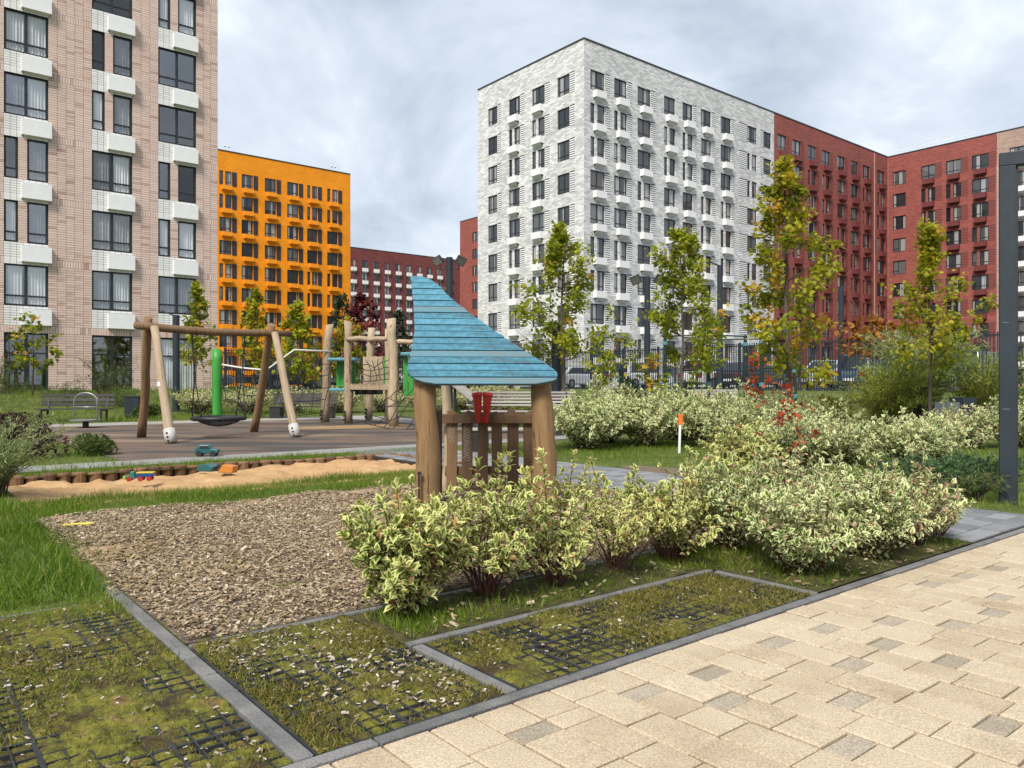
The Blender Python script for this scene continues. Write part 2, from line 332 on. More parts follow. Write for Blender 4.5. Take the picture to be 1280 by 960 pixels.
# ---------------------------------------------------------------- beige paving, stone by stone
m_beige = mat('beige_paver', [(0.25, (0.375, 0.29, 0.195)), (0.5, (0.475, 0.385, 0.27)), (0.75, (0.535, 0.445, 0.325))], scale=2.6, src='World', detail=8, rough=0.88, bump=0.35, bscale=120, obj_rand=.22, fine=(130, .28))
m_grey = mat('grey_paver', [(0.3, (0.31, 0.26, 0.195)), (0.7, (0.40, 0.34, 0.26))], scale=4, src='World', rough=0.9, bump=0.4, bscale=110, obj_rand=.4, fine=(130, .32))
m_dgrey = mat('slate_paver', [(0.3, (0.15, 0.155, 0.165)), (0.7, (0.235, 0.24, 0.25))], scale=2.5, src='World', rough=0.88, bump=0.3, bscale=110, obj_rand=.5, fine=(90, .2))
m_yel = mat('yellowish_paver', [(0.3, (0.30, 0.26, 0.16)), (0.7, (0.38, 0.33, 0.2))], scale=4, rough=0.88, fine=(90, .2))
m_joint = mat('joint_sand', [(0.3, (0.02, 0.017, 0.014)), (0.7, (0.05, 0.042, 0.032))], scale=20, rough=0.95)
def in_view(x, y, z=0.0, mx=0.70, my=0.53):
    return y > 0.6 and abs(x/y) < mx and abs((z-1.3)/y) < my
pcache = {}
def paver_mesh(l, w, h, m, key):
    k = (key, round(l, 3), round(w, 3))
    if k not in pcache:
        b = .006; mb = MB(); x, y = l/2, w/2
        v = [(-x, -y, 0), (x, -y, 0), (x, y, 0), (-x, y, 0), (-x, -y, h-b), (x, -y, h-b), (x, y, h-b), (-x, y, h-b), (-x+b, -y+b, h), (x-b, -y+b, h), (x-b, y-b, h), (-x+b, y-b, h)]
        mb.add(v, [(0, 1, 5, 4), (1, 2, 6, 5), (2, 3, 7, 6), (3, 0, 4, 7), (4, 5, 9, 8), (5, 6, 10, 9), (6, 7, 11, 10), (7, 4, 8, 11), (8, 9, 10, 11)])
        me = mb.mesh('paver'); me.materials.append(m); pcache[k] = me
    return pcache[k]
def lay_pavers(name, stones, base, limit=300):
    """stones: (u, v, lu, lv, material, key, tilt); nearest ones in view become objects, the rest one joined mesh"""
    st = []
    for s in stones:
        x, y = W(s[0], s[1]); st.append((0 if in_view(x, y) else 1, x*x+y*y, s, x, y))
    st.sort(key=lambda a: (a[0], a[1])); rest = {}
    for i, (iv, d2, s, x, y) in enumerate(st):
        me = paver_mesh(s[2]-.011, s[3]-.009, .05, s[4], s[5]); z = -.041+R.uniform(-.003, .003)+s[6]
        if i < limit and iv == 0:
            obj('paver', me, None, base, (s[0]-base['ou'], s[1]-base['ov'], z), (R.uniform(-.008, .008), R.uniform(-.008, .008), 0))
        else:
            mb = rest.setdefault(s[5], [MB(), s[4]])[0]
            mb.add([(q.co.x+s[0]-base['ou'], q.co.y+s[1]-base['ov'], q.co.z+z) for q in me.vertices], [tuple(p.vertices) for p in me.polygons])
    for k, (mb, m) in rest.items(): tag(mb.build('paver_field', m, base), kind='stuff')
def base_at(name, u, v):
    o = thing(name, None, None, (*W(u, v), 0), TH); o['ou'] = u; o['ov'] = v; return structure(o)
pave = base_at('paving', 2, 2.4)
stones = []
nrow = 0; thisgrey = []
u = -4.0
while u < 14:
    v = 2.455
    first = R.choice([.15, .2, .3, .2, .25]); prev = None; lastgrey = thisgrey; thisgrey = []
    while v > -2.5:
        l = first if first else R.choices([.29, .2, .11], [.38, .26, .36])[0]
        first = None
        if l == .11 and prev == .11: l = .29
        prev = l
        gr = (l == .11 and R.random() < .9 and v < 2.3 and not any(abs(v-l/2-q) < .17 for q in lastgrey)); thisgrey += [v-l/2]*gr
        stones.append((u+.1, v-l/2, .2, l, m_grey if gr else m_beige, 'g' if gr else 'b', -.006 if gr else 0)); v -= l
    u += .2
lay_pavers('paving', stones, pave, 300)
structure(uv_sheet('paving_bed', -30, 40, -14, 2.46, -0.022 + .004, m_joint)) if False else None
mb = MB(); mb.box(-6.1, 12.1, -5.0, .056, -.2, -.012); mb.build('joint_bed', m_joint, pave)
structure(uv_sheet('plaza', 14.1, 60, -20, 2.46, .004, m_beige)); structure(uv_sheet('plaza', -30, 14.1, -20, -2.65, .004, m_beige))
# ---------------------------------------------------------------- grey garden path
gpath = base_at('garden_path', 7.8, 8)
stones = []; v = 2.56
k = 0
while v < 13.4:
    uu = 6.95 - (.15 if k % 2 else 0); 
    while uu < 8.72:
        a, b = max(uu, 6.95), min(uu+.3, 8.75)
        if b-a > .06:
            yl = R.random() < .035
            stones.append(((a+b)/2, v+.1, b-a, .2, m_yel if yl else m_dgrey, 'y' if yl else 'd', 0.012))
        uu += .3
    v += .2; k += 1
lay_pavers('garden_path', stones, gpath, 290)
mb = MB(); mb.box(-.86, .96, -5.45, 5.4, -.2, .003); mb.build('joint_bed', m_joint, gpath)
structure(uv_sheet('path', -2, 6.9, 13.35, 14.3, 0.008, mat('grey_path', [(0.3, (0.20, 0.20, 0.19)), (0.7, (0.29, 0.285, 0.27))], scale=2, rough=.9, fine=(50, .2))))
structure(uv_sheet('path', 6.9, 13.6, 13.42, 14.3, 0.008, MC['grey_path']))
m_dirt = mat('bare_dirt', [(0.3, (0.12, 0.09, 0.06)), (0.7, (0.2, 0.15, 0.10))], scale=5, rough=.95, bump=.6, bscale=60, fine=(60, .3))
mb = MB(); mb.prism([(.75*math.cos(t)*(1+.2*math.sin(2*t+1)), .42*math.sin(t)*(1+.2*math.cos(3*t))) for t in np.linspace(0, 2*math.pi, 30)[:-1]], 0.001, 0.005)
structure(mb.build('dirt_patch', m_dirt, loc=(*W(9.2, 7.6), 0), rot=(0, 0, TH+1.57)))
# ---------------------------------------------------------------- wood-chip mulch
m_mulch = mat('mulch_base', [(0.3, (0.05, 0.035, 0.025)), (0.5, (0.13, 0.095, 0.07)), (0.72, (0.24, 0.18, 0.13))], scale=30, rough=.95, bump=1, bscale=60)
structure(uv_sheet('mulch_bed', 1.19, 6.93, 4.02, 8.6, 0.01, m_mulch, step=.08, hfun=lambda u, v: (vnoise(u, v, 2.5, 5)-.5)*.04*np.clip(np.minimum(v-4.0, u-1.17)*5, 0, 1)))
m_chip = mat('wood_chips', [(0.08, (0.075, 0.047, 0.026)), (0.32, (0.215, 0.15, 0.088)), (0.6, (0.36, 0.275, 0.175)), (1.0, (0.58, 0.50, 0.375))], scale=25, rough=.9, attr='tint')
def chips(name, n, u0, u1, v0, v1, m, smin, smax, zf, tmul=1.0, mask=None, seed=1):
    g = np.random.default_rng(seed); u = g.uniform(u0, u1, n); v = g.uniform(v0, v1, n)
    if mask is not None:
        k = mask(u, v, g); u, v = u[k], v[k]
    n = len(u); x, y = u*CT-v*ST, u*ST+v*CT; pos = np.stack([x, y, zf(u, v, g)], -1); a = g.uniform(0, 2*np.pi, n)
    ax = np.stack([np.cos(a), np.sin(a), g.normal(0, .28, n)], -1); nr = np.stack([g.normal(0, .3, n), g.normal(0, .3, n), np.ones(n)], -1)
    s = g.uniform(smin, smax, n)*g.choice([.7, 1, 1.35], n); V, T, at = inst(CHIP, pos, ax, nr, s, np.clip(g.beta(2, 2.4, n)*tmul, 0, 1)-.15, wid=s*g.uniform(.22, .55, n))
    return tag(obj(name, np_mesh(name, V, T, at), m), kind='stuff')
chips('wood_chips', 80000, 1.2, 6.92, 4.03, 8.75, m_chip, .011, .032, lambda u, v, g: .012+(vnoise(u, v, 2.5, 5)-.5)*.04+g.uniform(-.004, .018, len(u)), mask=lambda u, v, g: (v < 8.45+.3*vnoise(u, v, 3, 9)) & (g.random(len(u)) < 1.05-.75*np.clip((v-7.9), 0, 1)*vnoise(u, v, 1.2, 4)), seed=2)
# sand sprinkled along the back edge of the mulch
m_sand = mat('sand', [(0.25, (0.33, 0.19, 0.085)), (0.55, (0.45, 0.28, 0.135)), (0.8, (0.52, 0.35, 0.185))], scale=1.6, rough=.95, bump=.5, bscale=45, fine=(55, .18))
m_dust = mat('sandy_dust', [(0.3, (0.24, 0.165, 0.10)), (0.7, (0.40, 0.29, 0.18))], scale=9, rough=.95, bump=.5, bscale=50, fine=(60, .25))
structure(uv_sheet('sandy_edge', 1.3, 6.9, 7.9, 8.65, 0.012, m_dust, step=.06, hfun=lambda u, v: (vnoise(u, v, 5, 8)-.62)*.05))
structure(uv_sheet('sandy_edge', 1.2, 2.2, 5.6, 7.3, 0.004, m_dust, step=.06, hfun=lambda u, v: (vnoise(u, v, 4, 18)-.58)*.06-np.clip((u-1.7)*.06, 0, 1)))
# ---------------------------------------------------------------- sand pit with a log palisade
def sand_h(u, v):
    e = np.minimum(np.minimum(u-1.7, 7.3-u), np.minimum(v-9.9, 12.55-v))
    return (vnoise(u, v, 2.2, 21)-.5)*.08+(vnoise(u, v, 6, 22)-.5)*.06+(vnoise(u, v, 14, 23)-.5)*.025-.015+np.where(v < 9.7, .02, 0)-.03-.08*np.exp(-((v-12.4)/.35)**2)*np.exp(-((u-3.4)/1.8)**2)
structure(uv_sheet('sand', 1.2, 7.25, 9.4, 12.5, 0.0, m_sand, step=.045, hfun=sand_h))
m_log = wood_mat('sandbox_log', (0.21, 0.12, 0.058), (0.085, 0.044, 0.023), obj_rand=.5)
sb = thing('sandbox_edging', 'row of short brown log ends edging the back of the sandbox', 'log edging', (*W(1.2, 12.5), 0), TH)
k = 0; uu = 0.0
while uu < 6.0:
    d = R.uniform(.17, .21); mb = MB(); t = .035+R.uniform(-.018, .018)
    mb.lathe([(d/2, -.45), (d/2, t-.015), (d/2-.015, t), (0.02, t+.003)], 12); mb.build('log', m_log, sb, loc=(uu+d/2, .06+.12*math.sin(uu*.8)*.4, 0), rot=(R.uniform(-.03, .03), R.uniform(-.03, .03), R.random()*6)); uu += d+.004
vv = -.15
while vv > -2.4:
    d = R.uniform(.17, .21); mb = MB(); t = .04+R.uniform(-.015, .015)
    mb.lathe([(d/2, -.45), (d/2, t-.015), (d/2-.015, t), (0.02, t+.003)], 12); mb.build('log', m_log, sb, loc=(6.1, vv, 0), rot=(0, 0, R.random()*6)); vv -= d+.004
# ---------------------------------------------------------------- moss in plastic grid pavers
m_moss = mat('moss', [(0.33, (0.045, 0.03, 0.014)), (0.42, (0.08, 0.065, 0.015)), (0.49, (0.105, 0.105, 0.013)), (0.59, (0.155, 0.145, 0.02)), (0.68, (0.17, 0.105, 0.04))], scale=5.5, rough=.95, bump=.9, bscale=70, detail=9, fine=(45, .35))
m_grid = mat('plastic_grid', [(0.3, (0.018, 0.02, 0.022)), (0.7, (0.04, 0.042, 0.045))], scale=5, rough=.6)
def moss_h(u, v, s=0): return (vnoise(u, v, 3.1, 31)-.27)*.026+(vnoise(u, v, 11, 32)-.5)*.020+(vnoise(u, v, 37, 33)-.5)*.010
m_tuft = leaf_mat('moss_tuft', [(0, (0.06, 0.075, 0.012)), (.4, (0.13, 0.13, 0.018)), (.7, (0.22, 0.19, 0.04)), (1, (0.32, 0.24, 0.10))])
m_pale_chip = mat('pale_litter', [(0.1, (0.12, 0.085, 0.055)), (0.5, (0.30, 0.24, 0.18)), (0.95, (0.55, 0.49, 0.42))], scale=25, rough=.85, attr='tint')
def moss_cell(u0, u1, v0, v1, seed, nch, ntuft):
    s = .076
    def dome(u, v):
        a = 2*(((u-u0)/s) % 1)-1; b = 2*(((v-v0)/s) % 1)-1; return moss_h(u, v)+(1-a**4)*(1-b**4)*.013-.009
    structure(uv_sheet('moss', u0, u1, v0, v1, 0.0, m_moss, step=.0109, hfun=dome))
    mb = MB()
    nu, nv = int((u1-u0)/s), int((v1-v0)/s)
    for i in range(nu+1):
        w = .006 if i % 5 else .016; uu = u0+i*s
        p0, p1 = W(uu, v0), W(uu, v1); mb.beam((*p0, -.012), (*p1, -.012), w, .035)
    for j in range(nv+1):
        w = .006 if j % 5 else .016; vv = v0+j*s
        p0, p1 = W(u0, vv), W(u1, vv); mb.beam((*p0, -.0125), (*p1, -.0125), w, .035)
    tag(mb.build('paving_grid', m_grid), kind='stuff')
    chips('litter', nch, u0+.03, u1-.03, v0+.03, v1-.03, m_pale_chip, .006, .024, lambda u, v, g: np.maximum(moss_h(u, v), .004)+.004, tmul=1.25, seed=seed, mask=lambda u, v, g: g.random(len(u)) < vnoise(u, v, 1.6, seed+3)**1.5*1.5)
    g = np.random.default_rng(seed+9); n = ntuft; u = g.uniform(u0, u1, n); v = g.uniform(v0, v1, n); k = g.random(n) < vnoise(u, v, 2.6, seed+8)**2.2*1.6; u, v = u[k], v[k]; n = len(u)
    pos = np.stack([u*CT-v*ST, u*ST+v*CT, moss_h(u, v)-.003], -1)
    ax = np.stack([g.normal(0, .7, n), g.normal(0, .7, n), np.ones(n)], -1); nr = np.stack([g.normal(0, 1, n), g.normal(0, 1, n), g.normal(0, .2, n)], -1)
    sz = g.uniform(.012, .04, n); V, T, at = inst(BLADE, pos, ax, nr, sz, g.random(n), wid=sz*.18); tag(obj('moss_tufts', np_mesh('moss_tufts', V, T, at), m_tuft), kind='stuff')
moss_cell(-2.6, 1.10, 2.54, 5.13, 41, 3600, 60000)
moss_cell(1.20, 2.03, 2.54, 3.95, 42, 1500, 24000)
moss_cell(2.12, 4.46, 2.54, 3.29, 43, 420, 30000)
structure(uv_sheet('planting_bed', 2.04, 2.12, 3.36, 3.95, 0.004, m_soil))
# ---------------------------------------------------------------- grass
m_grass = leaf_mat('grass', [(0, (0.040, 0.090, 0.006)), (.4, (0.095, 0.175, 0.010)), (.8, (0.185, 0.255, 0.022)), (1, (0.38, 0.32, 0.11))], transl=.35)
def grass(name, n, u0, u1, v0, v1, hmin, hmax, seed, mask=None, wide=.05, dry=0.0):
    g = np.random.default_rng(seed); u = g.uniform(u0, u1, n); v = g.uniform(v0, v1, n)
    if mask is not None:
        k = mask(u, v, g); u, v = u[k], v[k]
    n = len(u); x, y = u*CT-v*ST, u*ST+v*CT; pos = np.stack([x, y, hgt(x, y)-.01], -1)
    lean = .45; ax = np.stack([g.normal(0, lean, n), g.normal(0, lean, n), np.ones(n)], -1); nr = np.stack([g.normal(0, 1, n), g.normal(0, 1, n), np.zeros(n)], -1)
    cl = vnoise(u, v, 1.4, seed+1); s = (hmin+(hmax-hmin)*g.random(n))*(.6+.7*cl)
    t = np.clip(.25+.5*g.random(n)+.5*(vnoise(u, v, .9, seed+2)-.5)+dry, 0, .9); t = np.where(g.random(n) < .03+dry*.4, 1.0, t)
    V, T, at = inst(BLADE, pos, ax, nr, s, t, wid=s*wide*g.uniform(.7, 1.4, n)); return tag(obj(name, np_mesh(name, V, T, at), m_grass), kind='stuff')
grass('grass', 34000, -2.0, 1.12, 5.3, 10.2, .055, .155, 51, mask=lambda u, v, g: (u < 1.1+.12*(vnoise(u, v, 3, 6)-.4)))
grass('grass', 34000, 1.1, 7.0, 8.35, 10.0, .045, .12, 52, mask=lambda u, v, g: (v > 8.38+.3*vnoise(u, v, 3, 6)) & (v < 10.0-.3*vnoise(u, v, 2, 7)))
grass('grass', 9000, .0, 8.6, 12.58, 13.3, .04, .11, 53, wide=.07)
grass('grass', 30000, 8.8, 14, 1.0, 12.5, .04, .10, 54, wide=.08, mask=lambda u, v, g: ((u-9.2)**2/.2+(v-7.6)**2/.6 > 1) )
grass('grass', 5000, 14, 17, -3, 9, .05, .12, 55, wide=.1)
grass('grass', 9000, -4, 3.2, 10.2, 20, .06, .16, 56, wide=.08, mask=lambda u, v, g: (u < 1.15) | (v > 12.6))
grass('grass', 1800, 1.0, 1.35, 3.8, 8.4, .03, .10, 57, mask=lambda u, v, g: g.random(len(u)) < vnoise(u, v, 2, 61)**2)
grass('grass', 9000, -2, 1.12, 4.75, 5.40, .03, .10, 58, dry=.10, mask=lambda u, v, g: g.random(len(u)) < vnoise(u, v, 2, 62)*1.3)
grass('grass', 26000, 2.1, 6.9, 2.58, 3.95, .025, .085, 59, dry=.02, wide=.07, mask=lambda u, v, g: ((u > 4.55) | (v > 3.38)) & (g.random(len(u)) < vnoise(u, v, 2.2, 63)*1.4))
grass('grass', 9000, -2.5, 2.0, 2.6, 5.1, .02, .075, 68, dry=.04, wide=.09, mask=lambda u, v, g: (g.random(len(u)) < vnoise(u, v, 1.8, 69)**4*1.6) & (np.abs(u-1.15) > .05))
grass('grass', 2500, .95, 1.5, 5.4, 8.4, .04, .13, 70, mask=lambda u, v, g: g.random(len(u)) < vnoise(u, v, 2, 71)*1.2-(u-1.15)*2)

grass('grass', 16000, -8, 15, 28.8, 41.5, .10, .30, 64, wide=.07)
grass('grass', 9000, 15.8, 26, 0, 30, .08, .2, 65, wide=.09)
chips('bed_litter', 1100, 2.12, 6.9, 2.58, 3.95, m_chip, .01, .045, lambda u, v, g: .012+g.uniform(0, .012, len(u)), seed=66, mask=lambda u, v, g: ((u > 4.55) | (v > 3.38)) & (g.random(len(u)) < vnoise(u, v, 3, 67)))

m_straw = mat('straw', [(0.1, (0.14, 0.10, 0.05)), (0.9, (0.38, 0.29, 0.16))], scale=25, rough=.9, attr='tint')
chips('straw_litter', 4200, 1.12, 2.1, 5.2, 8.0, m_straw, .014, .04, lambda u, v, g: .022+g.uniform(0, .016, len(u)), seed=72, mask=lambda u, v, g: g.random(len(u)) < vnoise(u, v, 2.2, 73)**2*1.4*np.clip(1.6-(u-1.15)*1.3, 0, 1))
# ================================================================ BUILDINGS
def wall_mesh(w, z0, h, ops, depth):
    xs = sorted({0.0, w}|{round(x, 3) for o in ops for x in o[:2]}); zs = sorted({z0, h}|{round(z, 3) for o in ops for z in o[2:]})
    xs = [x for x in xs if 0 <= x <= w]; zs = [z for z in zs if z0 <= z <= h]
    mb = MB(); idx = {}
    def vid(x, z):
        if (x, z) not in idx: idx[(x, z)] = len(mb.v); mb.v.append((x, 0, z))
        return idx[(x, z)]
    for i in range(len(xs)-1):
        for j in range(len(zs)-1):
            cx, cz = (xs[i]+xs[i+1])/2, (zs[j]+zs[j+1])/2
            if any(o[0] < cx < o[1] and o[2] < cz < o[3] for o in ops): continue
            mb.f.append((vid(xs[i], zs[j]), vid(xs[i+1], zs[j]), vid(xs[i+1], zs[j+1]), vid(xs[i], zs[j+1])))
    for a, b, c, d in ops:
        for p, q in (((a, c), (b, c)), ((b, c), (b, d)), ((b, d), (a, d)), ((a, d), (a, c))):
            mb.add([(p[0], 0, p[1]), (q[0], 0, q[1]), (q[0], depth, q[1]), (p[0], depth, p[1])], [(3, 2, 1, 0)])
    return mb
m_frame = mat('window_frame', [(0.3, (0.018, 0.02, 0.023)), (0.7, (0.028, 0.03, 0.034))], scale=2, rough=.45)
def glass_mat(name, cols, rough=.04):
    if name in MC: return MC[name]
    m = bpy.data.materials.new(name); m.use_nodes = True; t = m.node_tree; p = t.nodes['Principled BSDF']; p.inputs['Roughness'].default_value = rough; p.inputs['Specular IOR Level'].default_value = .9
    oi = nn(t, 'ShaderNodeObjectInfo'); base = ramp(t, oi.outputs['Random'], cols)
    co = nn(t, 'ShaderNodeTexCoord'); sp = nn(t, 'ShaderNodeSeparateXYZ'); t.links.new(co.outputs['Object'], sp.inputs[0])
    k = nn(t, 'ShaderNodeMath', operation='MULTIPLY_ADD'); t.links.new(oi.outputs['Random'], k.inputs[0]); k.inputs[1].default_value = 531.7; t.links.new(sp.outputs[0], k.inputs[2])
    nz = nn(t, 'ShaderNodeTexNoise', noise_dimensions='1D'); nz.inputs['Scale'].default_value = 1.3; nz.inputs['Detail'].default_value = 0; t.links.new(k.outputs[0], nz.inputs['W'])
    f = ramp(t, nz.outputs[0], [(0.60, (0, 0, 0)), (0.62, (1, 1, 1))])
    fold = nn(t, 'ShaderNodeTexNoise', noise_dimensions='1D'); fold.inputs['Scale'].default_value = 9; t.links.new(k.outputs[0], fold.inputs['W'])
    cur = ramp(t, fold.outputs[0], [(0.35, (0.20, 0.20, 0.20)), (0.65, (0.40, 0.40, 0.39))])
    q = nn(t, 'ShaderNodeMix', data_type='RGBA'); t.links.new(f, q.inputs[0]); t.links.new(base, q.inputs[6]); t.links.new(cur, q.inputs[7]); t.links.new(q.outputs[2], p.inputs['Base Color'])
    MC[name] = m; return m
m_far_glass = glass_mat('dark_glass', [(0, (.012, .014, .017)), (.45, (.03, .033, .038)), (.65, (.05, .055, .06)), (.9, (.13, .13, .13)), (1, (.05, .04, .04))])
m_clear = bpy.data.materials.new('clear_glass'); m_clear.use_nodes = True
_t = m_clear.node_tree; _t.nodes.clear(); _o = nn(_t, 'ShaderNodeOutputMaterial'); _g = nn(_t, 'ShaderNodeBsdfGlossy'); _g.inputs['Roughness'].default_value = .02; _g.inputs[0].default_value = (.9, .93, .96, 1)
_tr = nn(_t, 'ShaderNodeBsdfTransparent'); _tr.inputs[0].default_value = (.90, .93, .95, 1); _f = nn(_t, 'ShaderNodeFresnel'); _f.inputs[0].default_value = 2.1
_m = nn(_t, 'ShaderNodeMixShader'); _oi = nn(_t, 'ShaderNodeObjectInfo'); _k = nn(_t, 'ShaderNodeMath', operation='MULTIPLY_ADD'); _t.links.new(_oi.outputs['Random'], _k.inputs[0]); _k.inputs[1].default_value = 1.3; _k.inputs[2].default_value = 1.7; _t.links.new(_k.outputs[0], _f.inputs[0]); _gb = nn(_t, 'ShaderNodeNewGeometry'); _ib = nn(_t, 'ShaderNodeMath', operation='SUBTRACT'); _ib.inputs[0].default_value = 1; _t.links.new(_gb.outputs['Backfacing'], _ib.inputs[1]); _mm = nn(_t, 'ShaderNodeMath', operation='MULTIPLY'); _t.links.new(_f.outputs[0], _mm.inputs[0]); _t.links.new(_ib.outputs[0], _mm.inputs[1]); _t.links.new(_mm.outputs[0], _m.inputs[0]); _t.links.new(_tr.outputs[0], _m.inputs[1]); _t.links.new(_g.outputs[0], _m.inputs[2]); _t.links.new(_m.outputs[0], _o.inputs[0])
fr_cache = {}
def frame_mesh(w, h, kind, bar=.07, y=.10, d=.07):
    k = (round(w, 2), round(h, 2), kind, bar)
    if k in fr_cache: return fr_cache[k]
    mb = MB()
    mb.box(0, bar, y, y+d, 0, h); mb.box(w-bar, w, y, y+d, 0, h); mb.box(bar, w-bar, y, y+d, 0, bar); mb.box(bar, w-bar, y, y+d, h-bar, h)
    tz = .24*h; b2 = bar*.9
    if kind == 'N': mb.box(bar, w-bar, y+.004, y+d-.004, tz-b2/2, tz+b2/2)
    elif kind == 'W': mb.box(bar, w-bar, y+.004, y+d-.004, tz-b2/2, tz+b2/2); mb.box(w*.5-b2*.8, w*.5+b2*.8, y+.002, y+d-.002, bar, h-bar)
    elif kind == 'G':
        tz = h*.66; mb.box(bar, w-bar, y+.004, y+d-.004, tz-b2/2, tz+b2/2); mb.box(w*.5-b2, w*.5+b2, y+.002, y+d-.002, bar, h-bar)
    elif kind == 'O': mb.box(w*.42-b2/2, w*.42+b2/2, y+.004, y+d-.004, bar, h-bar); mb.box(bar, w*.42-b2/2, y+.004, y+d-.004, tz-b2/2, tz+b2/2)
    me = mb.mesh('window_frame'); fr_cache[k] = me
    mg = MB(); yy = y+d*.5; mg.add([(bar*.8, yy, bar*.8), (w-bar*.8, yy, bar*.8), (w-bar*.8, yy, h-bar*.8), (bar*.8, yy, h-bar*.8)], [(0, 1, 2, 3)])
    g = mg.mesh('pane'); fr_cache[k] = (me, g); me.materials.append(m_frame); return fr_cache[k]
pane_cache = {}
cur_cache = {}
def curtain_mesh(w, h, y, amp=.03, per=.13):
    k = (round(w, 2), round(h, 2), y)
    if k not in cur_cache:
        n = max(6, int(w/.025)); xs = np.linspace(0, w, n); ph = R.random()*6
        ys = y+amp*np.sin(xs/per*6.28+ph)+amp*.5*np.sin(xs/per*2.7+1)
        v = [(x, yy, 0) for x, yy in zip(xs, ys)]+[(x, yy, h) for x, yy in zip(xs, ys)]
        mb = MB(); mb.add(v, [(i, i+1, n+i+1, n+i) for i in range(n-1)]); cur_cache[k] = mb.mesh('curtain', True)
    return cur_cache[k]
m_curtain = mat('curtain', [(0.1, (0.52, 0.515, 0.50)), (0.9, (0.74, 0.735, 0.72))], scale=2, rough=.9, obj_rand=.5)
m_curtain2 = mat('dark_curtain', [(0.1, (0.10, 0.10, 0.11)), (0.9, (0.36, 0.36, 0.37))], scale=2, rough=.9, obj_rand=.5)
class Bld:
    def __init__(s, name, label, corner_uv, zb, rz=TH, cat='building', group=None):
        s.root = thing(name, label, cat, (*W(*corner_uv), zb), rz, group); s.zb = zb
    def face(s, ox, oy, a, w, z0, h, ops, m, depth=.22, name='wall'):
        o = wall_mesh(w, z0, h, ops, depth).build(name, m, s.root, loc=(ox, oy, 0), rot=(0, 0, a)); return o
    def put(s, f, x, y, z): ox, oy, a = f; return (ox+x*math.cos(a)-y*math.sin(a), oy+x*math.sin(a)+y*math.cos(a), z)
    def window(s, f, x, z, w, h, kind, bar=.07, clear=False, room=None, y=.10):
        fm, gm = frame_mesh(w, h, kind, bar, y)
        o = obj('window', fm, None, s.root, s.put(f, x, 0, z), (0, 0, f[2]))
        if not gm.materials: gm.materials.append(m_clear if clear else m_far_glass)
        obj('pane', gm, None, o)
        if clear:
            q = R.random(); cm = m_curtain if q < .7 else m_curtain2
            if kind == 'W' and R.random() < .55:
                obj('curtain', curtain_mesh(w*R.choice([.30, .40, .48]), h-.1, .21), cm, o, (.04, 0, .05)); obj('curtain', curtain_mesh(w*.42, h-.1, .21), cm, o, (w*.54, 0, .05))
            elif R.random() < .65: obj('curtain', curtain_mesh(w-.08, h-.1, .21), cm, o, (.04, 0, .05))
        return o
def box_shell(b, L, D, z0, H, m, cap_m, sides=('left', 'right', 'back', 'roof')):
    mb = MB()
    if 'left' in sides: mb.add([(0, D, z0), (0, 0, z0), (0, 0, H), (0, D, H)], [(0, 1, 2, 3)])
    if 'right' in sides: mb.add([(L, 0, z0), (L, D, z0), (L, D, H), (L, 0, H)], [(0, 1, 2, 3)])
    if 'back' in sides: mb.add([(L, D, z0), (0, D, z0), (0, D, H), (L, D, H)], [(0, 1, 2, 3)])
    if mb.v: mb.build('side_wall', m, b.root)
    mb = MB(); mb.add([(0, 0, H-.3), (L, 0, H-.3), (L, D, H-.3), (0, D, H-.3)], [(0, 1, 2, 3)]); mb.build('roof', cap_m, b.root)
m_cap = mat('roof_cap', [(0.3, (0.03, 0.03, 0.033)), (0.7, (0.05, 0.05, 0.052))], scale=2, rough=.5)
def parapet(b, f, L, H, t=.14):
    mb = MB(); mb.box(.004, L-.004, -.05, .35, H, H+t); mb.build('parapet_cap', m_cap, b.root, loc=(f[0], f[1], 0), rot=(0, 0, f[2]))
def basket_mesh(w, h, d, slope=.12, key=None, cache={}):
    k = (round(w, 2), h, d, slope)
    if k not in cache:
        mb = MB(); t = .03
        mb.box(0, w, -d, -d+t, .0, h); mb.box(0, t, -d+t, 0, .0, h); mb.box(w-t, w, -d+t, 0, .0, h)
        mb.box(t, w-t, -d+t, -.02, h-.06, h-.03)
        for i in range(5): mb.box(t, w-t, -d+t+.02+i*(d-.1)/5, -d+t+.05+i*(d-.1)/5, .02, .05)
        mb.add([(t, -d+.06, 0), (w-t, -d+.06, 0), (w-t-.1, -.02, -slope), (t+.1, -.02, -slope)], [(0, 3, 2, 1)])
        cache[k] = mb.mesh('ac_basket')
    return cache[k].copy() if False else cache[k]
def basket(b, f, x, z, w, h, d, m, slope=.26):
    me = basket_mesh(w, h, d, slope); key = (me.name, m.name)
    if key not in pane_cache:
        c = me.copy(); c.materials.append(m); pane_cache[key] = c
    return obj('ac_basket', pane_cache[key], None, b.root, b.put(f, x, 0, z), (0, 0, f[2]))
def louvre(b, f, x, z, w, h, m, pitch=.205, key=None):
    key = ('louvre', round(w, 2), round(h, 2), m.name)
    if key not in pane_cache:
        mb = MB(); n = int(h/pitch)
        for i in range(n): mb.box(0, w, -.035, .02, i*pitch+.025, i*pitch+pitch*.72)
        me = mb.mesh('louvre_panel'); me.materials.append(m); pane_cache[key] = me
    return obj('louvre_panel', pane_cache[key], None, b.root, b.put(f, x, 0, z), (0, 0, f[2]))
m_gap = mat('louvre_gap', [(0.3, (0.03, 0.03, 0.032)), (0.7, (0.05, 0.05, 0.05))], scale=2, rough=.8)
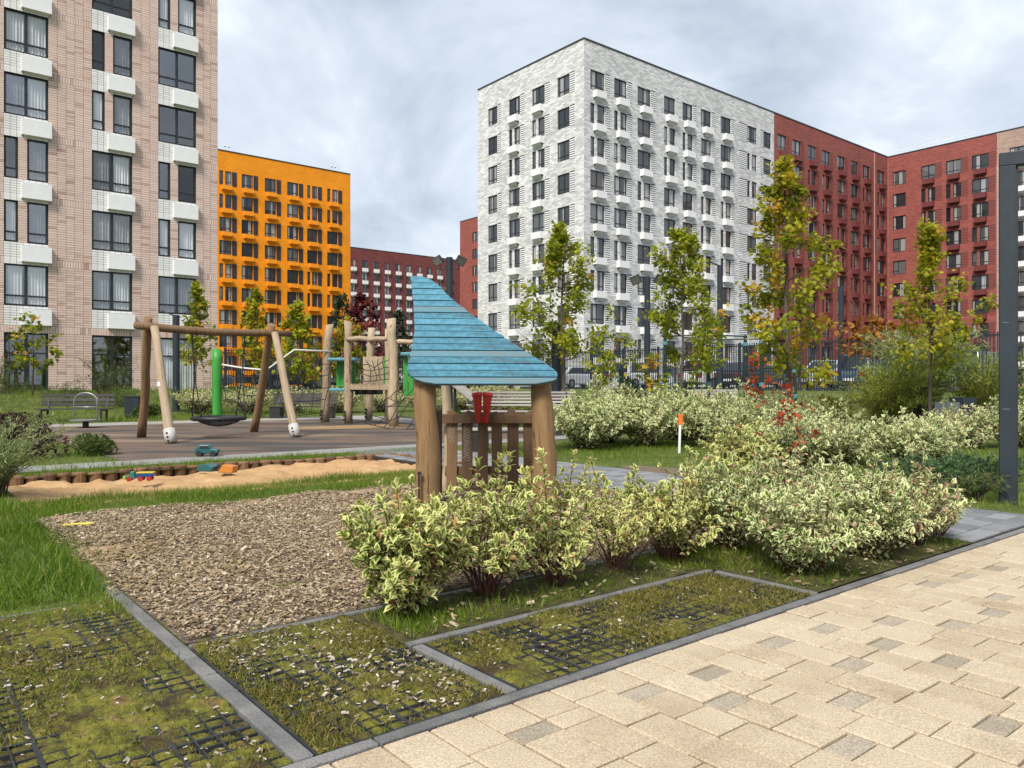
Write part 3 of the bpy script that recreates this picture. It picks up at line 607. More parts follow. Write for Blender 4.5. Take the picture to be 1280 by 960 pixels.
def louvre_back(b, f, items):
    for x, z, w, h in items:
        key = ('backing', round(w, 2), round(h, 2))
        if key not in pane_cache:
            mb = MB(); mb.box(0, w, -.012, -.004, 0, h); me = mb.mesh('louvre_backing'); me.materials.append(m_gap); pane_cache[key] = me
        obj('louvre_backing', pane_cache[key], None, b.root, b.put(f, x, 0, z), (0, 0, f[2]))
def tower_face(b, f, L, H, cols, ztop, floor, nrow, wall_m, basket_m, louv_m, wh=1.83, z0=-1.0, bk=(1.36, .64, .46), skip=lambda c, r: False, ground=None):
    """cols: (x, width, pattern string over rows from the top, louvre width (+ right, - left), has_basket)"""
    ops, wins, louv = [], [], []
    for ci, (x, w, pat, lw, hb) in enumerate(cols):
        for r in range(nrow):
            z = ztop-b.zb-r*floor-wh; p = pat[r % len(pat)]
            if skip(ci, r): continue
            if p == 'P':
                n = w*.31; g = w*.17; wins.append((x, z, n, wh, 'N')); wins.append((x+n+g, z, w-n-g, wh, 'N')); ops += [(x, x+n, z, z+wh), (x+n+g, x+w, z, z+wh)]
            elif p == 'B': wins.append((x, z, w, wh, 'O')); ops.append((x, x+w, z, z+wh))
            else: wins.append((x, z, w, wh, 'W')); ops.append((x, x+w, z, z+wh))
            if lw: louv.append((x+w+.06 if lw > 0 else x+lw-.06, z-.04, abs(lw), wh+.08))
            if hb: basket(b, f, x+w*.5-bk[0]*.5+hb*.1, z-bk[1]-.06, bk[0], bk[1], bk[2], basket_m)
    if ground:
        gz0, gz1, gw, gap = ground; x = 1.0
        while x+gw < L-.8:
            ops.append((x, x+gw, gz0, gz1)); wins.append((x, gz0, gw, gz1-gz0, 'G')); x += gw+gap
    b.face(f[0], f[1], f[2], L, z0, H-b.zb, ops, wall_m)
    for x, z, w, h, k in wins: b.window(f, x, z, w, h, k, .085)
    for x, z, w, h in louv: louvre(b, f, x, z, w, h, louv_m)
    if louv: louvre_back(b, f, louv)
    parapet(b, f, L, H-b.zb)
H90 = math.pi/2
# ---------------- white tower, with the red wings behind it
m_whitebrick = brick_mat('white_brick', (0.78, 0.785, 0.78), (0.46, 0.47, 0.47), (0.36, 0.36, 0.36), .52, .17, .014)
m_whitemetal = mat('white_metal', [(0.3, (0.70, 0.71, 0.71)), (0.7, (0.78, 0.785, 0.79))], scale=3, rough=.5)
wt = Bld('apartment_tower', 'white brick apartment tower with its corner turned to the playground', (49.6, 50.52), 1.0)
Lr, Ll, HW = 30.55, 16.05, 32.5
fr = (0, 0, 0); fl = (0, Ll, -H90)
WR = [(.81, 1.85, 'WPPWWPPWW', .62, 1), (3.95, 1.75, 'WPPWWPPWW', .62, 1), (7.2, 1.9, 'WWWPPWWWP', .62, 1), (11.1, 1.75, 'WPPWWPPWW', 0, 1), (14.0, 1.65, 'WPPWWPPWW', .55, 1), (17.0, 1.75, 'WWWPPPWWP', .6, 1), (20.4, 1.85, 'WWWPPPWWP', .6, 1), (25.25, 1.85, 'WPPWWPPWW', -1.45, 0), (28.4, 1.55, 'WWWWWWWWW', -.62, 0)]
tower_face(wt, fr, Lr, HW, WR, 30.0, 3.05, 9, m_whitebrick, m_whitemetal, m_whitemetal, ground=(.4, 2.75, 2.2, 1.1))
WL = [(1.8, 1.55, 'W', .6, 0), (5.25, 1.75, 'WPPWWPPWW', .62, 1), (8.85, 1.85, 'WPPWWPPWW', .62, 1), (12.5, 1.65, 'W', .62, 0)]
tower_face(wt, fl, Ll, HW, WL, 30.0, 3.05, 9, m_whitebrick, m_whitemetal, m_whitemetal, ground=(.4, 2.75, 2.2, 1.1))
box_shell(wt, Lr, Ll, -1, HW-1.0, m_whitebrick, m_cap, ('right', 'back', 'roof'))
m_redbrick = brick_mat('red_brick', (0.345, 0.100, 0.078), (0.245, 0.070, 0.058), (0.14, 0.05, 0.045), .52, .15, .014)
m_redbrick_sunlit = brick_mat('sunlit_red_brick', (0.355, 0.103, 0.081), (0.255, 0.072, 0.060), (0.14, 0.05, 0.045), .52, .15, .014)  # same brick as the block, sunlight on the wing lifted into its colour
m_redmetal = mat('oxblood_metal', [(0.3, (0.125, 0.032, 0.030)), (0.7, (0.165, 0.042, 0.038))], scale=3, rough=.5)
m_redlouv = mat('red_louvre', [(0.3, (0.25, 0.062, 0.05)), (0.7, (0.32, 0.078, 0.062))], scale=3, rough=.6)
rt = Bld('apartment_block', 'red brick apartment wing adjoining the white tower, its baskets oxblood', (80.2, 50.52), 1.0)
RL = 27.8
cx = [.65, 3.85, 7.2, 10.55, 14.2, 17.6, 20.8, 24.75]
RC = [(x, 1.85 if i < 7 else 2.1, ['WWWPPWWPP', 'WWWWPPWWP', 'WPPWWPPWW', 'WPPPWPPWW', 'WWWPPWWPW', 'WWWWPPPWP', 'WPPWWPPWW', 'WPPPWWPPW'][i], .6 if i < 7 else 0, 1) for i, x in enumerate(cx)]
tower_face(rt, fr, RL, HW, RC, 30.3, 3.05, 9, m_redbrick, m_redmetal, m_redlouv, ground=(.4, 2.75, 2.2, 1.1))
mb = MB(); mb.tube([(RL-4.1, -.12, -1), (RL-4.1, -.12, HW-1.2)], .08, 8); mb.build('drainpipe', mat('pipe', [(0.3, (.35, .2, .18)), (0.7, (.42, .25, .22))], rough=.5), rt.root)
box_shell(rt, RL, 14, -1, HW-1.0, m_redbrick, m_cap, ('back', 'roof'))
rw = Bld('apartment_wing', 'sunlit red brick wing at the right meeting the block in an inner corner', (108.03, 50.52), 1.0)
fw = (0, 0, -H90)
RW = [(.65, 1.75, 'B', 0, 0), (4.4, 1.8, 'WPPWWPPWW', .75, 1), (7.5, 1.85, 'WPPWWPWWW', .75, 1), (10.6, 1.95, 'WWWPPWWPP', .7, 1)]
tower_face(rw, fw, 13.45, HW, RW, 30.3, 3.05, 9, m_redbrick_sunlit, m_redmetal, m_redlouv, ground=(.4, 2.75, 2.2, 1.1))
mb = MB(); mb.add([(0, 0, HW-1.3), (0, -13.45, HW-1.3), (14, -13.45, HW-1.3), (14, 0, HW-1.3)], [(0, 1, 2, 3)]); mb.build('roof', m_cap, rw.root)
mb = MB()
for i in range(9): mb.box(.6, .66, -1-i*1.2, -.94-i*1.2, HW-1, HW+.25)
for z in (HW-.35, HW+.2): mb.box(.6, .66, -10.6, -1, z, z+.05)
mb.build('roof_railing', m_whitemetal, rw.root)
m_beigebrick = brick_mat('beige_brick', (0.50, 0.36, 0.29), (0.40, 0.27, 0.22), (0.14, 0.09, 0.08), .52, .15, .014)
bt = Bld('apartment_section', 'beige brick section at the right edge beside the red wing', (108.03, 37.05), 1.0)
BW = [(1.4, 1.9, 'WPPWW', 1.2, 1), (5.2, 1.9, 'WPPWW', .8, 1), (9.0, 1.9, 'WWPPW', .8, 1)]
tower_face(bt, fw, 22, HW, BW, 30.3, 3.05, 9, m_beigebrick, m_whitemetal, m_whitemetal, ground=(.4, 2.75, 2.2, 1.1))
mb = MB(); mb.add([(0, 0, HW-1.3), (0, -22, HW-1.3), (14, -22, HW-1.3), (14, 0, HW-1.3)], [(0, 1, 2, 3)]); mb.build('roof', m_cap, bt.root)
# ---------------- orange block
m_orange = brick_mat('orange_brick', (0.95, 0.35, 0.014), (0.88, 0.295, 0.010), (0.62, 0.19, 0.008), .52, .15, .012)
m_orangemetal = mat('orange_metal', [(0.3, (0.82, 0.28, 0.010)), (0.7, (0.90, 0.32, 0.012))], scale=3, rough=.55)
m_brownlouv = mat('brown_louvre', [(0.3, (0.055, 0.035, 0.038)), (0.7, (0.075, 0.05, 0.052))], scale=3, rough=.6)
ob = Bld('apartment_block', 'orange brick apartment block behind the swing with brown louvres by its windows', (29.0, 101.26), 1.0)
HO = 31.3; OL = 23.7
def patO(i): return ['PPWWPPWWP', 'WWWWWWWWW', 'WWWWWWWWW', 'WWWWWWWWW', 'PPWWPPWWP', 'PPWWPPWWP'][i]
OC = [(x-29.0, w, patO(i), lw, 1) for i, (x, w, lw) in enumerate([(34.15, 1.55, .62), (37.02, 1.5, .62), (40.12, 1.55, .62), (43.24, 1.6, .62), (46.12, 1.5, .62), (49.11, 1.6, .62)])]
tower_face(ob, fr, OL, HO, [(1.9, 1.5, 'WWPPWWPP', .62, 1)]+OC, 28.75, 2.98, 9, m_orange, m_orangemetal, m_brownlouv, bk=(1.25, .55, .5), ground=(.4, 2.4, 2.2, .9))
box_shell(ob, OL, 14, -1, HO-1.0, m_orange, m_cap)
for x in (6.2, 21.3):
    mb = MB()
    for d in (0, .5): mb.tube([(x+d, 1, HO-1.3), (x+d, 1, HO-.1)], .03, 6); mb.lathe([(.05, 0), (.16, .08), (.16, .16), (.03, .24)], 8, (x+d, 1, HO-.15))
    mb.build('roof_vent', m_whitemetal, ob.root)
# ---------------- far dark-red block with white baskets, and the taller block end beside it
db = Bld('apartment_block', 'distant dark red block with rows of white baskets beyond the orange building', (80, 168.81), 1.0)
m_darkred = brick_mat('dark_red_brick', (0.24, 0.062, 0.055), (0.16, 0.042, 0.042), (0.09, 0.035, 0.035), .52, .15, .014)
DC = []
x = 1.6; i = 0
while x < 38: DC.append((x, 1.5, ['WWPPWW', 'WPWWPW', 'PPWWPP'][i % 3], 0, .9)); x += 3.1; i += 1
tower_face(db, fr, 40.4, 34.0, DC, 31.2, 3.0, 9, m_darkred, m_whitemetal, m_whitemetal, bk=(1.35, .85, .5))
box_shell(db, 40.4, 14, -1, 33.0, m_darkred, m_cap)
ra = Bld('apartment_block', 'narrow red brick block end standing just left of the white tower', (84.73, 119.3), 1.0)
fe = (0, 0, -H90)
tower_face(ra, fe, 26, 31.6, [(3.9, 1.5, 'W', .5, 0), (8.2, 1.5, 'W', .5, 0), (13, 1.5, 'W', .5, 0), (18, 1.5, 'W', .5, 0)], 29.0, 3.05, 9, m_redbrick, m_redmetal, m_redlouv)
mb = MB(); mb.add([(0, 0, -1), (0, 0, 30.6), (14, 0, 30.6), (14, 0, -1)], [(0, 3, 2, 1)]); mb.add([(0, 0, 30.3), (0, -26, 30.3), (14, -26, 30.3), (14, 0, 30.3)], [(0, 1, 2, 3)]); mb.add([(0, -26, -1), (14, -26, -1), (14, -26, 30.6), (0, -26, 30.6)], [(0, 1, 2, 3)]); mb.build('side_wall', m_redbrick, ra.root)
# ---------------- the near pink building, brick by brick
PB = Bld('apartment_house', 'near pink brick apartment house at the left with white tiled patches under its windows', (-12.0, 42.7), .7)
PL, PH, F0 = 26.31, 27.0, 2.955
m_mortar = mat('pink_mortar', [(0.3, (0.06, 0.042, 0.038)), (0.7, (0.09, 0.062, 0.056))], scale=5, rough=.9)
m_pink = mat('pink_brick', [(0.0, (0.30, 0.19, 0.155)), (0.28, (0.48, 0.335, 0.28)), (0.6, (0.63, 0.475, 0.41)), (1.0, (0.70, 0.56, 0.49))], scale=2.5, rough=.85, attr='tint', bump=.15, bscale=60)
m_pinkobj = mat('pink_brick_single', [(0.1, (0.40, 0.27, 0.22)), (0.3, (0.58, 0.425, 0.36)), (0.85, (0.66, 0.51, 0.44))], scale=2.5, rough=.85, obj_rand=.6, bump=.15, bscale=60)
m_whitetile = mat('white_tile', [(0.1, (0.62, 0.62, 0.61)), (0.9, (0.74, 0.74, 0.735))], scale=3, rough=.6, attr='tint')
fp = (0, 0, 0)
pcols = [(-9.6+12, 1.8, 'WPPWWPPWW'), (-5.9+12, 1.8, 'PWWPPWWPP'), (-2.4+12, 1.85, 'WWPPWWPPW'), (1.0+12, 1.8, 'PPWWPPWWP'), (4.58+12, 1.77, 'WPPWWPPWW'), (8.22+12, 1.82, 'WWWPPWWPP'), (11.29+12, 1.88, 'WPPWWPPWW')]
ops, wins, patches, bask = [], [], [], []
WHT = 1.95
for ci, (x, w, pat) in enumerate(pcols):
    for k in range(7):
        z = 6.91+F0*k-WHT-.7
        if pat[k] == 'P':
            n = w*.31; g = w*.21; ops += [(x, x+n, z, z+WHT), (x+n+g, x+w, z, z+WHT)]; wins += [(x, z, n, 'N'), (x+n+g, z, w-n-g, 'N')]
        else: ops.append((x, x+w, z, z+WHT)); wins.append((x, z, w, 'W'))
        patches.append((x-.02, x+w+.02, z-.88, z)); bask.append((x+w*.38, z-.88))
    ops.append((x, x+w, .2, 3.0)); wins.append((x, .2, w, 'G'))
PB.face(0, 0, 0, PL, -1.2, PH, ops, m_mortar, .3)
for x, z, w, k in wins:
    h = 2.8 if k == 'G' else WHT
    PB.window(fp, x, z, w, h, k, .085, clear=True)
for x, z in bask: basket(PB, fp, x, z-.02, 1.22, .74, .24, m_whitemetal, slope=.06)
# interiors: floor slabs and a dim back wall, so that the panes look into rooms
m_room = mat('room_wall', [(0.3, (0.16, 0.155, 0.15)), (0.7, (0.21, 0.2, 0.19))], scale=1, rough=.9)
mb = MB(); mb.box(.2, PL-.2, 3.2, 3.4, -1, PH-.3)
for k in range(8): mb.box(.2, PL-.2, .32, 3.2, 3.15+F0*k-.05+.3, 3.15+F0*k+.2)
for i in range(9): mb.box(.3+i*3.25, .4+i*3.25, .32, 3.2, -1, PH-.5)
mb.build('room_shell', m_room, PB.root)
box_shell(PB, PL, 14, -1.2, PH, m_mortar, m_cap)
BW_, BH_ = .40, .1137
def brick_rows():
    out = []
    nr = int((PH+.3)/BH_)
    heads = [6.91-.7+F0*k for k in range(7)]+[3.0]
    for r in range(nr):
        z0 = -.3+r*BH_; zc = z0+BH_/2
        sold = any(h+.02 < zc < h+.02+3*BH_ for h in heads)
        if sold:
            if any(h+.02 < zc < h+.02+BH_ for h in heads): out += row(z0, BH_*3, BH_*1.02, True)
        else: out += row(z0, BH_, BW_, False)
    return out
def row(z0, h, bw, sold):
    res = []; zc = z0+h/2; blocked = sorted([(a, b, 0) for a, b, c, d in ops if c < zc < d]+[(a, b, 1) for a, b, c, d in patches if c < zc < d])
    edges = [(0.0, PL, 0)]; off = 0 if sold else (0 if int(round(z0/BH_)) % 2 == 0 else .0)
    free = []; x = 0.0
    for a, b, t in blocked:
        if a > x: free.append((x, a, 0))
        if t: free.append((max(a, x), b, 1))
        x = max(x, b)
    if x < PL: free.append((x, PL, 0))
    for a, b, t in free:
        if t and sold: t = 1
        bb = .27 if t else bw
        n = max(1, round((b-a)/bb)); l = (b-a)/n
        for i in range(n): res.append((a+i*l, z0, l, h, t))
    return res
bl = brick_rows()
near = sorted([b for b in bl if b[4] == 0 and b[1] < 7.5 and b[1] > 1.3 and b[2] > .2 and b[0] > 16.6], key=lambda b: b[0]*.7+abs(b[1]-3.5)*1.0)[:290]
nearset = set(near)
def brick_soup(items, name, m):
    g = np.random.default_rng(77); n = len(items); a = np.array([b[:4] for b in items]); gap = np.where(a[:, 2] < .5, .014, .014); pr = g.uniform(.008, .017, n)
    x0, z0 = a[:, 0]+gap/2, a[:, 1]+gap/2; x1, z1 = a[:, 0]+a[:, 2]-gap/2, a[:, 1]+a[:, 3]-gap/2; y = np.zeros(n)+.002
    V = np.stack([np.stack(p, -1) for p in ((x0, y, z0), (x1, y, z0), (x1, y, z1), (x0, y, z1), (x0, -pr, z0), (x1, -pr, z0), (x1, -pr, z1), (x0, -pr, z1))], 1).reshape(-1, 3)
    F = np.array([(4, 5, 6, 7), (0, 1, 5, 4), (1, 2, 6, 5), (2, 3, 7, 6), (3, 0, 4, 7)])[None]+(np.arange(n)*8)[:, None, None]
    t = np.where(g.random(n) < .10, g.uniform(.05, .25, n), g.uniform(.38, .6, n)); t = t+.18*(vnoise(a[:, 0], a[:, 1], .8, 5)-.5)
    return tag(obj(name, np_mesh(name, V, F.reshape(-1, 4), {'tint': np.repeat(t, 8)}), m, PB.root), kind='stuff')
brick_soup([b for b in bl if b[4] == 0 and b not in nearset], 'brickwork', m_pink)
brick_soup([b for b in bl if b[4] == 1], 'white_tiling', m_whitetile)
for b in near:
    key = ('pb', round(b[2], 3), round(b[3], 3))
    if key not in pane_cache:
        mb = MB(); mb.box(.007, b[2]-.007, -.013, .004, .007, b[3]-.007); me = mb.mesh('brick'); me.materials.append(m_pinkobj); pane_cache[key] = me
    obj('brick', pane_cache[key], None, PB.root, (b[0], R.uniform(-.004, .003), b[1]))
# ================================================================ PLANTS
m_bark = mat('bark', [(0.3, (0.055, 0.042, 0.032)), (0.7, (0.13, 0.105, 0.085))], scale=6, stretch=(3, 3, .6), rough=.95, bump=.7, bscale=20)
m_redstem = mat('red_stem', [(0.3, (0.075, 0.028, 0.022)), (0.7, (0.14, 0.06, 0.045))], scale=6, rough=.8)
m_dog = leaf_mat('dogwood_leaf', [(0, (0.085, 0.14, 0.015)), (.5, (0.16, 0.225, 0.022)), (.85, (0.25, 0.28, 0.03)), (1, (0.45, 0.25, 0.05))],
                 margin=[(0, (0.54, 0.58, 0.19)), (.5, (0.68, 0.68, 0.29)), (.85, (0.74, 0.67, 0.28)), (1, (0.62, 0.40, 0.2))], transl=.30)
m_dog2 = leaf_mat('dogwood_leaf_pale', [(0, (0.065, 0.125, 0.012)), (.5, (0.13, 0.205, 0.022)), (.9, (0.22, 0.26, 0.04)), (1, (0.36, 0.17, 0.08))],
                  margin=[(0, (0.56, 0.62, 0.29)), (.5, (0.72, 0.74, 0.41)), (.9, (0.78, 0.76, 0.44)), (1, (0.55, 0.33, 0.24))], transl=.30)
def bez(a, b, c, n):
    t = np.linspace(0, 1, n)[:, None]; return (1-t)**2*a+2*t*(1-t)*b+t*t*c
def dogwood_geo(seed, r, h, nst, ll, shoots=3, low=.35, spread=.16, pale=0, red=.05, tpl=LEAF8, lstep=.55, droop=.1):
    g = np.random.default_rng(seed); mb = MB(); P, A, N, S, T = [], [], [], [], []
    def leafy(pts, t0, last=True):
        L = np.linalg.norm(np.diff(pts, axis=0), axis=1).sum(); n = max(2, int(L*(1-t0)/(ll*lstep)))
        for i in range(n):
            t = t0+(1-t0)*(i+.5)/n; f = t*(len(pts)-1); k = min(int(f), len(pts)-2); p = pts[k]+(pts[k+1]-pts[k])*(f-k); d = pts[k+1]-pts[k]; d = d/np.linalg.norm(d)
            a = np.cross(d, [.3, .2, .9]); a /= max(np.linalg.norm(a), 1e-6); b = np.cross(d, a); ph = i*1.57+g.normal(0, .35)
            for q in (0, math.pi):
                o = a*math.cos(ph+q)+b*math.sin(ph+q); ax = o*1.0+d*(.55+.3*(t > .85))+np.array([0, 0, -droop])+g.normal(0, .15, 3)
                P.append(p); A.append(ax); N.append(d+np.array([0, 0, .8])+g.normal(0, .25, 3)); S.append(ll*g.uniform(.45, 1.18)*(1-.25*(t < .5)))
        if last:
            p = pts[-1]; d = pts[-1]-pts[-2]; d = d/np.linalg.norm(d)
            for i in range(5):
                o = g.normal(0, 1, 3); o -= d*o.dot(d); o /= np.linalg.norm(o); P.append(p); A.append(o*.55+d*.9); N.append(d*.3-o+np.array([0, 0, .6])); S.append(ll*g.uniform(.6, 1.0))
    for i in range(nst):
        ph = i*2.4+g.normal(0, .4); ro = math.sqrt((i+.5)/nst)*g.uniform(.8, 1.08); hh = h*(1-.42*ro*ro)*g.uniform(.66, 1.06)*(1.2 if g.random() < .14 else 1)
        base = np.array([math.cos(ph)*spread*r*g.random(), math.sin(ph)*spread*r*g.random(), -.03]); end = np.array([math.cos(ph)*r*ro, math.sin(ph)*r*ro, hh])
        mid = base*.4+np.array([end[0]*.45, end[1]*.45, hh*.62]); pts = bez(base, mid, end, 7)+g.normal(0, .008, (7, 3)); pts[0] = base
        rr = .0055+.004*g.random(); mb.tube(pts, np.linspace(rr, .002, 7), 5, cap=False); leafy(pts, low)
        for j in range(shoots):
            t = g.uniform(.28, .85); k = int(t*6); p = pts[k]; a2 = g.uniform(0, 6.28); l = h*g.uniform(.2, .38)
            e = p+np.array([math.cos(a2)*l*.75, math.sin(a2)*l*.75, l*g.uniform(.25, .75)]); e2 = e[:2]; q = np.linalg.norm(e2)
            if q > r*1.05: e[:2] *= r*1.05/q
            pp = bez(p, (p+e)/2+np.array([0, 0, -.02]), e, 5); mb.tube(pp, np.linspace(.0035, .0015, 5), 4, cap=False); leafy(pp, .2)
    P, A, N, S = map(np.array, (P, A, N, S)); cl = vnoise(P[:, 0]+seed, P[:, 1]+P[:, 2]*1.7, 3.5, seed % 50)
    T = np.clip(.1+.5*g.random(len(P))+.5*(cl-.3), 0, .86); T = np.where(g.random(len(P)) < red, 1.0, T)
    return mb, P, A, N, S, T
def dogwood(name, label, x, y, seed, r, h, nst, ll, group=None, m=None, single=0, tpl=LEAF8, z=None, **kw):
    z = float(hgt(x, y)) if z is None else z
    root = thing(name, label, 'bush', (x, y, z), 0, group); m = m or m_dog
    mb, P, A, N, S, T = dogwood_geo(seed, r, h, nst, ll, tpl=tpl, **kw); mb.build('stems', m_redstem, root, smooth=True)
    if single:                                         # the leaves nearest the path, one object each
        d = P[:, 1]+y-(P[:, 2])*.3+np.abs(P[:, 0])*.1; o = np.argsort(d); sel, rest = o[:single], o[single:]
        tp = (np.array(tpl[0]), tpl[1], tpl[2]); shapes = []
        for tint in (.1, .3, .45, .6, .8):
            me = np_mesh('leaf', tp[0], np.array(tp[1]), {'tint': np.full(len(tp[0]), tint), 'edge': np.array(tp[2], float)}); me.materials.append(m); shapes.append(me)
        Aq = norm(A); Sq = norm(np.cross(Aq, N)); Nq = np.cross(Sq, Aq)
        for i in sel:
            ob = bpy.data.objects.new('leaf', shapes[min(4, int(T[i]*5))]); C.objects.link(ob); ob.parent = root
            ob.matrix_local = Matrix(((Sq[i][0], Aq[i][0], Nq[i][0], P[i][0]), (Sq[i][1], Aq[i][1], Nq[i][1], P[i][1]), (Sq[i][2], Aq[i][2], Nq[i][2], P[i][2]), (0, 0, 0, 1))) @ Matrix.Scale(S[i], 4)
        P, A, N, S, T = P[rest], A[rest], N[rest], S[rest], T[rest]
    V, F, at = inst(tpl, P, A, N, S, T); tag(obj('foliage', np_mesh('foliage', V, F, at), m, root), kind='stuff')
    return root
# --- the planted row along the mulch edge (distinct bushes)
FG = 'variegated dogwood bushes in the front bed'
dogwood('dogwood_bush', 'cream-edged dogwood nearest the camera, first of the row, leaning over the wood chips', -.60, 4.42, 101, .43, .76, 38, .070, FG, single=150, low=.12, shoots=4)
dogwood('dogwood_bush', 'tall open dogwood with bare red lower stems in front of the playhouse left post', -.16, 4.80, 102, .50, .84, 24, .068, FG, single=120, low=.40)
dogwood('dogwood_bush', 'yellow-green dogwood in front of the playhouse right post', .26, 5.06, 103, .50, .74, 22, .066, FG, single=80, low=.32)
dogwood('dogwood_bush', 'slim airy dogwood just right of the playhouse, chips showing through it', .72, 5.42, 104, .48, .72, 17, .064, FG, single=50, low=.38)
dogwood('dogwood_bush', 'loose dogwood at the far corner of the mossy grid strip', 1.18, 5.80, 105, .56, .74, 30, .064, FG, single=40, low=.22)
dogwood('dogwood_bush', 'dense pale dogwood bulging towards the mossy grid corner', 2.02, 5.40, 106, .56, .66, 38, .060, FG, m=m_dog2, single=110, low=.06, shoots=5)
dogwood('dogwood_bush', 'broad cream dogwood behind the densest front bush', 1.70, 6.10, 107, .62, .74, 33, .062, FG, m=m_dog2, low=.1, shoots=4)
dogwood('dogwood_bush', 'pale dogwood at the paving edge, second from the slate path', 2.68, 5.90, 108, .60, .72, 37, .060, FG, m=m_dog2, single=70, low=.06, shoots=5)
dogwood('dogwood_bush', 'rosy-tinged dogwood at the right end of the front bed beside the slate path', 3.25, 6.40, 109, .50, .64, 30, .064, FG, m=m_dog2, low=.1, red=.16, shoots=4)
dogwood('dogwood_bush', 'cream and pink dogwood in the middle back of the front bed', 2.45, 6.75, 110, .62, .76, 34, .068, FG, m=m_dog2, low=.12, red=.12, shoots=4)
dogwood('dogwood_bush', 'yellowish dogwood on the path side of the front bed below the red maple sapling', 1.95, 7.10, 111, .5, .66, 22, .072, FG, low=.3)
dogwood('dogwood_bush', 'low twiggy dogwood shoots at the bed corner on the slate path', 3.62, 6.62, 112, .2, .34, 8, .05, FG, low=.6, red=.3)
# --- far side of the path
HG = 'variegated dogwood hedge beyond the garden path'
spec = [(1.5, 15.6, .95, 1.12, 'leftmost mound of the cream dogwood hedge beside the playhouse right post'), (2.75, 16.4, 1.0, 1.16, 'cream dogwood mound in the hedge right of the leftmost mound'),
        (4.05, 16.2, 1.0, 1.12, 'cream dogwood mound directly behind the orange-tipped stake'), (5.15, 17.6, 1.0, 1.14, 'darker dogwood mound at the right end of the hedge behind the stake'),
        (2.1, 17.4, 1.0, 1.2, 'dogwood mound in the hedge second line, behind the leftmost mound'), (3.9, 18.2, 1.0, 1.2, 'dogwood mound in the hedge second line, below the dark green tree')]
for i, (x, y, r, h, l) in enumerate(spec): dogwood('dogwood_bush', l, x, y, 120+i, r*1.12, h, 80, .105, HG, m=m_dog2, tpl=LEAF4, low=.08, shoots=6, lstep=.65, red=.012)
spec = [(3.15, 10.7, .55, .72, 'small yellowish dogwood round the foot of the red maple sapling'), (4.35, 12.2, .75, .84, 'cream dogwood around the trunk of the tall orange-green maple, left side'),
        (5.3, 12.6, .85, .86, 'pale dogwood mound right of the tall maple trunk'), (6.35, 12.4, .8, .82, 'pale rounded dogwood mound above the juniper'),
        (7.2, 13.4, .7, .80, 'dogwood mound with a pink-tinged top left of the grey planters'), (5.9, 16.6, .95, 1.15, 'tall pale dogwood mound behind the red maple sapling'),
        (9.3, 15.9, .75, .85, 'rosy dogwood mound under the grey planters'), (10.3, 16.0, .85, 1.0, 'cream dogwood mound behind the slate blue pillar'), (4.9, 13.8, .8, .95, 'cream dogwood mound just behind the tall maple trunk')]
for i, (x, y, r, h, l) in enumerate(spec): dogwood('dogwood_bush', l, x, y, 140+i, r*1.1, h, 66, .095, 'variegated dogwood mounds right of the path', m=m_dog2 if i not in (0,) else m_dog, tpl=LEAF4, low=.15, shoots=4, lstep=.7, red=.12 if i in (4, 6) else .012)
# --- left hedge behind the playground (copies of one mound)
m_dog3 = leaf_mat('dogwood_leaf_sunny', [(0, (0.10, 0.14, 0.03)), (.5, (0.18, 0.22, 0.05)), (1, (0.28, 0.28, 0.07))], margin=[(0, (0.55, 0.55, 0.28)), (1, (0.72, 0.68, 0.40))], transl=.3)
LH = 'cream dogwood hedge behind the playground'
lab = ['sunlit cream hedge mound at the house corner left of the green pole', 'sunlit cream hedge mound behind the green pole', 'cream hedge mound between green pole and right swing leg', 'cream hedge mound at the left end of the dark bench',
       'cream hedge mound behind the right end of the dark bench', 'cream hedge mound under the play tower platform', 'cream hedge mound right of the play tower legs', 'last cream hedge mound, seen left of the playhouse roof']
proto = None
for i, l in enumerate(lab):
    u, v = 10.3+i*1.95, 33.0-i*.35; x, y = W(u, v); z = float(hgt(x, y))
    if proto is None: proto = dogwood('dogwood_bush', l, x, y, 160, 1.25, 1.18, 70, .13, LH, m=m_dog3, tpl=LEAF4, low=.1, shoots=4, lstep=.8, z=z); o = proto
    else: o = dup(proto)
    place(o, (x, y, z), i*1.3, R.uniform(.9, 1.08), l)
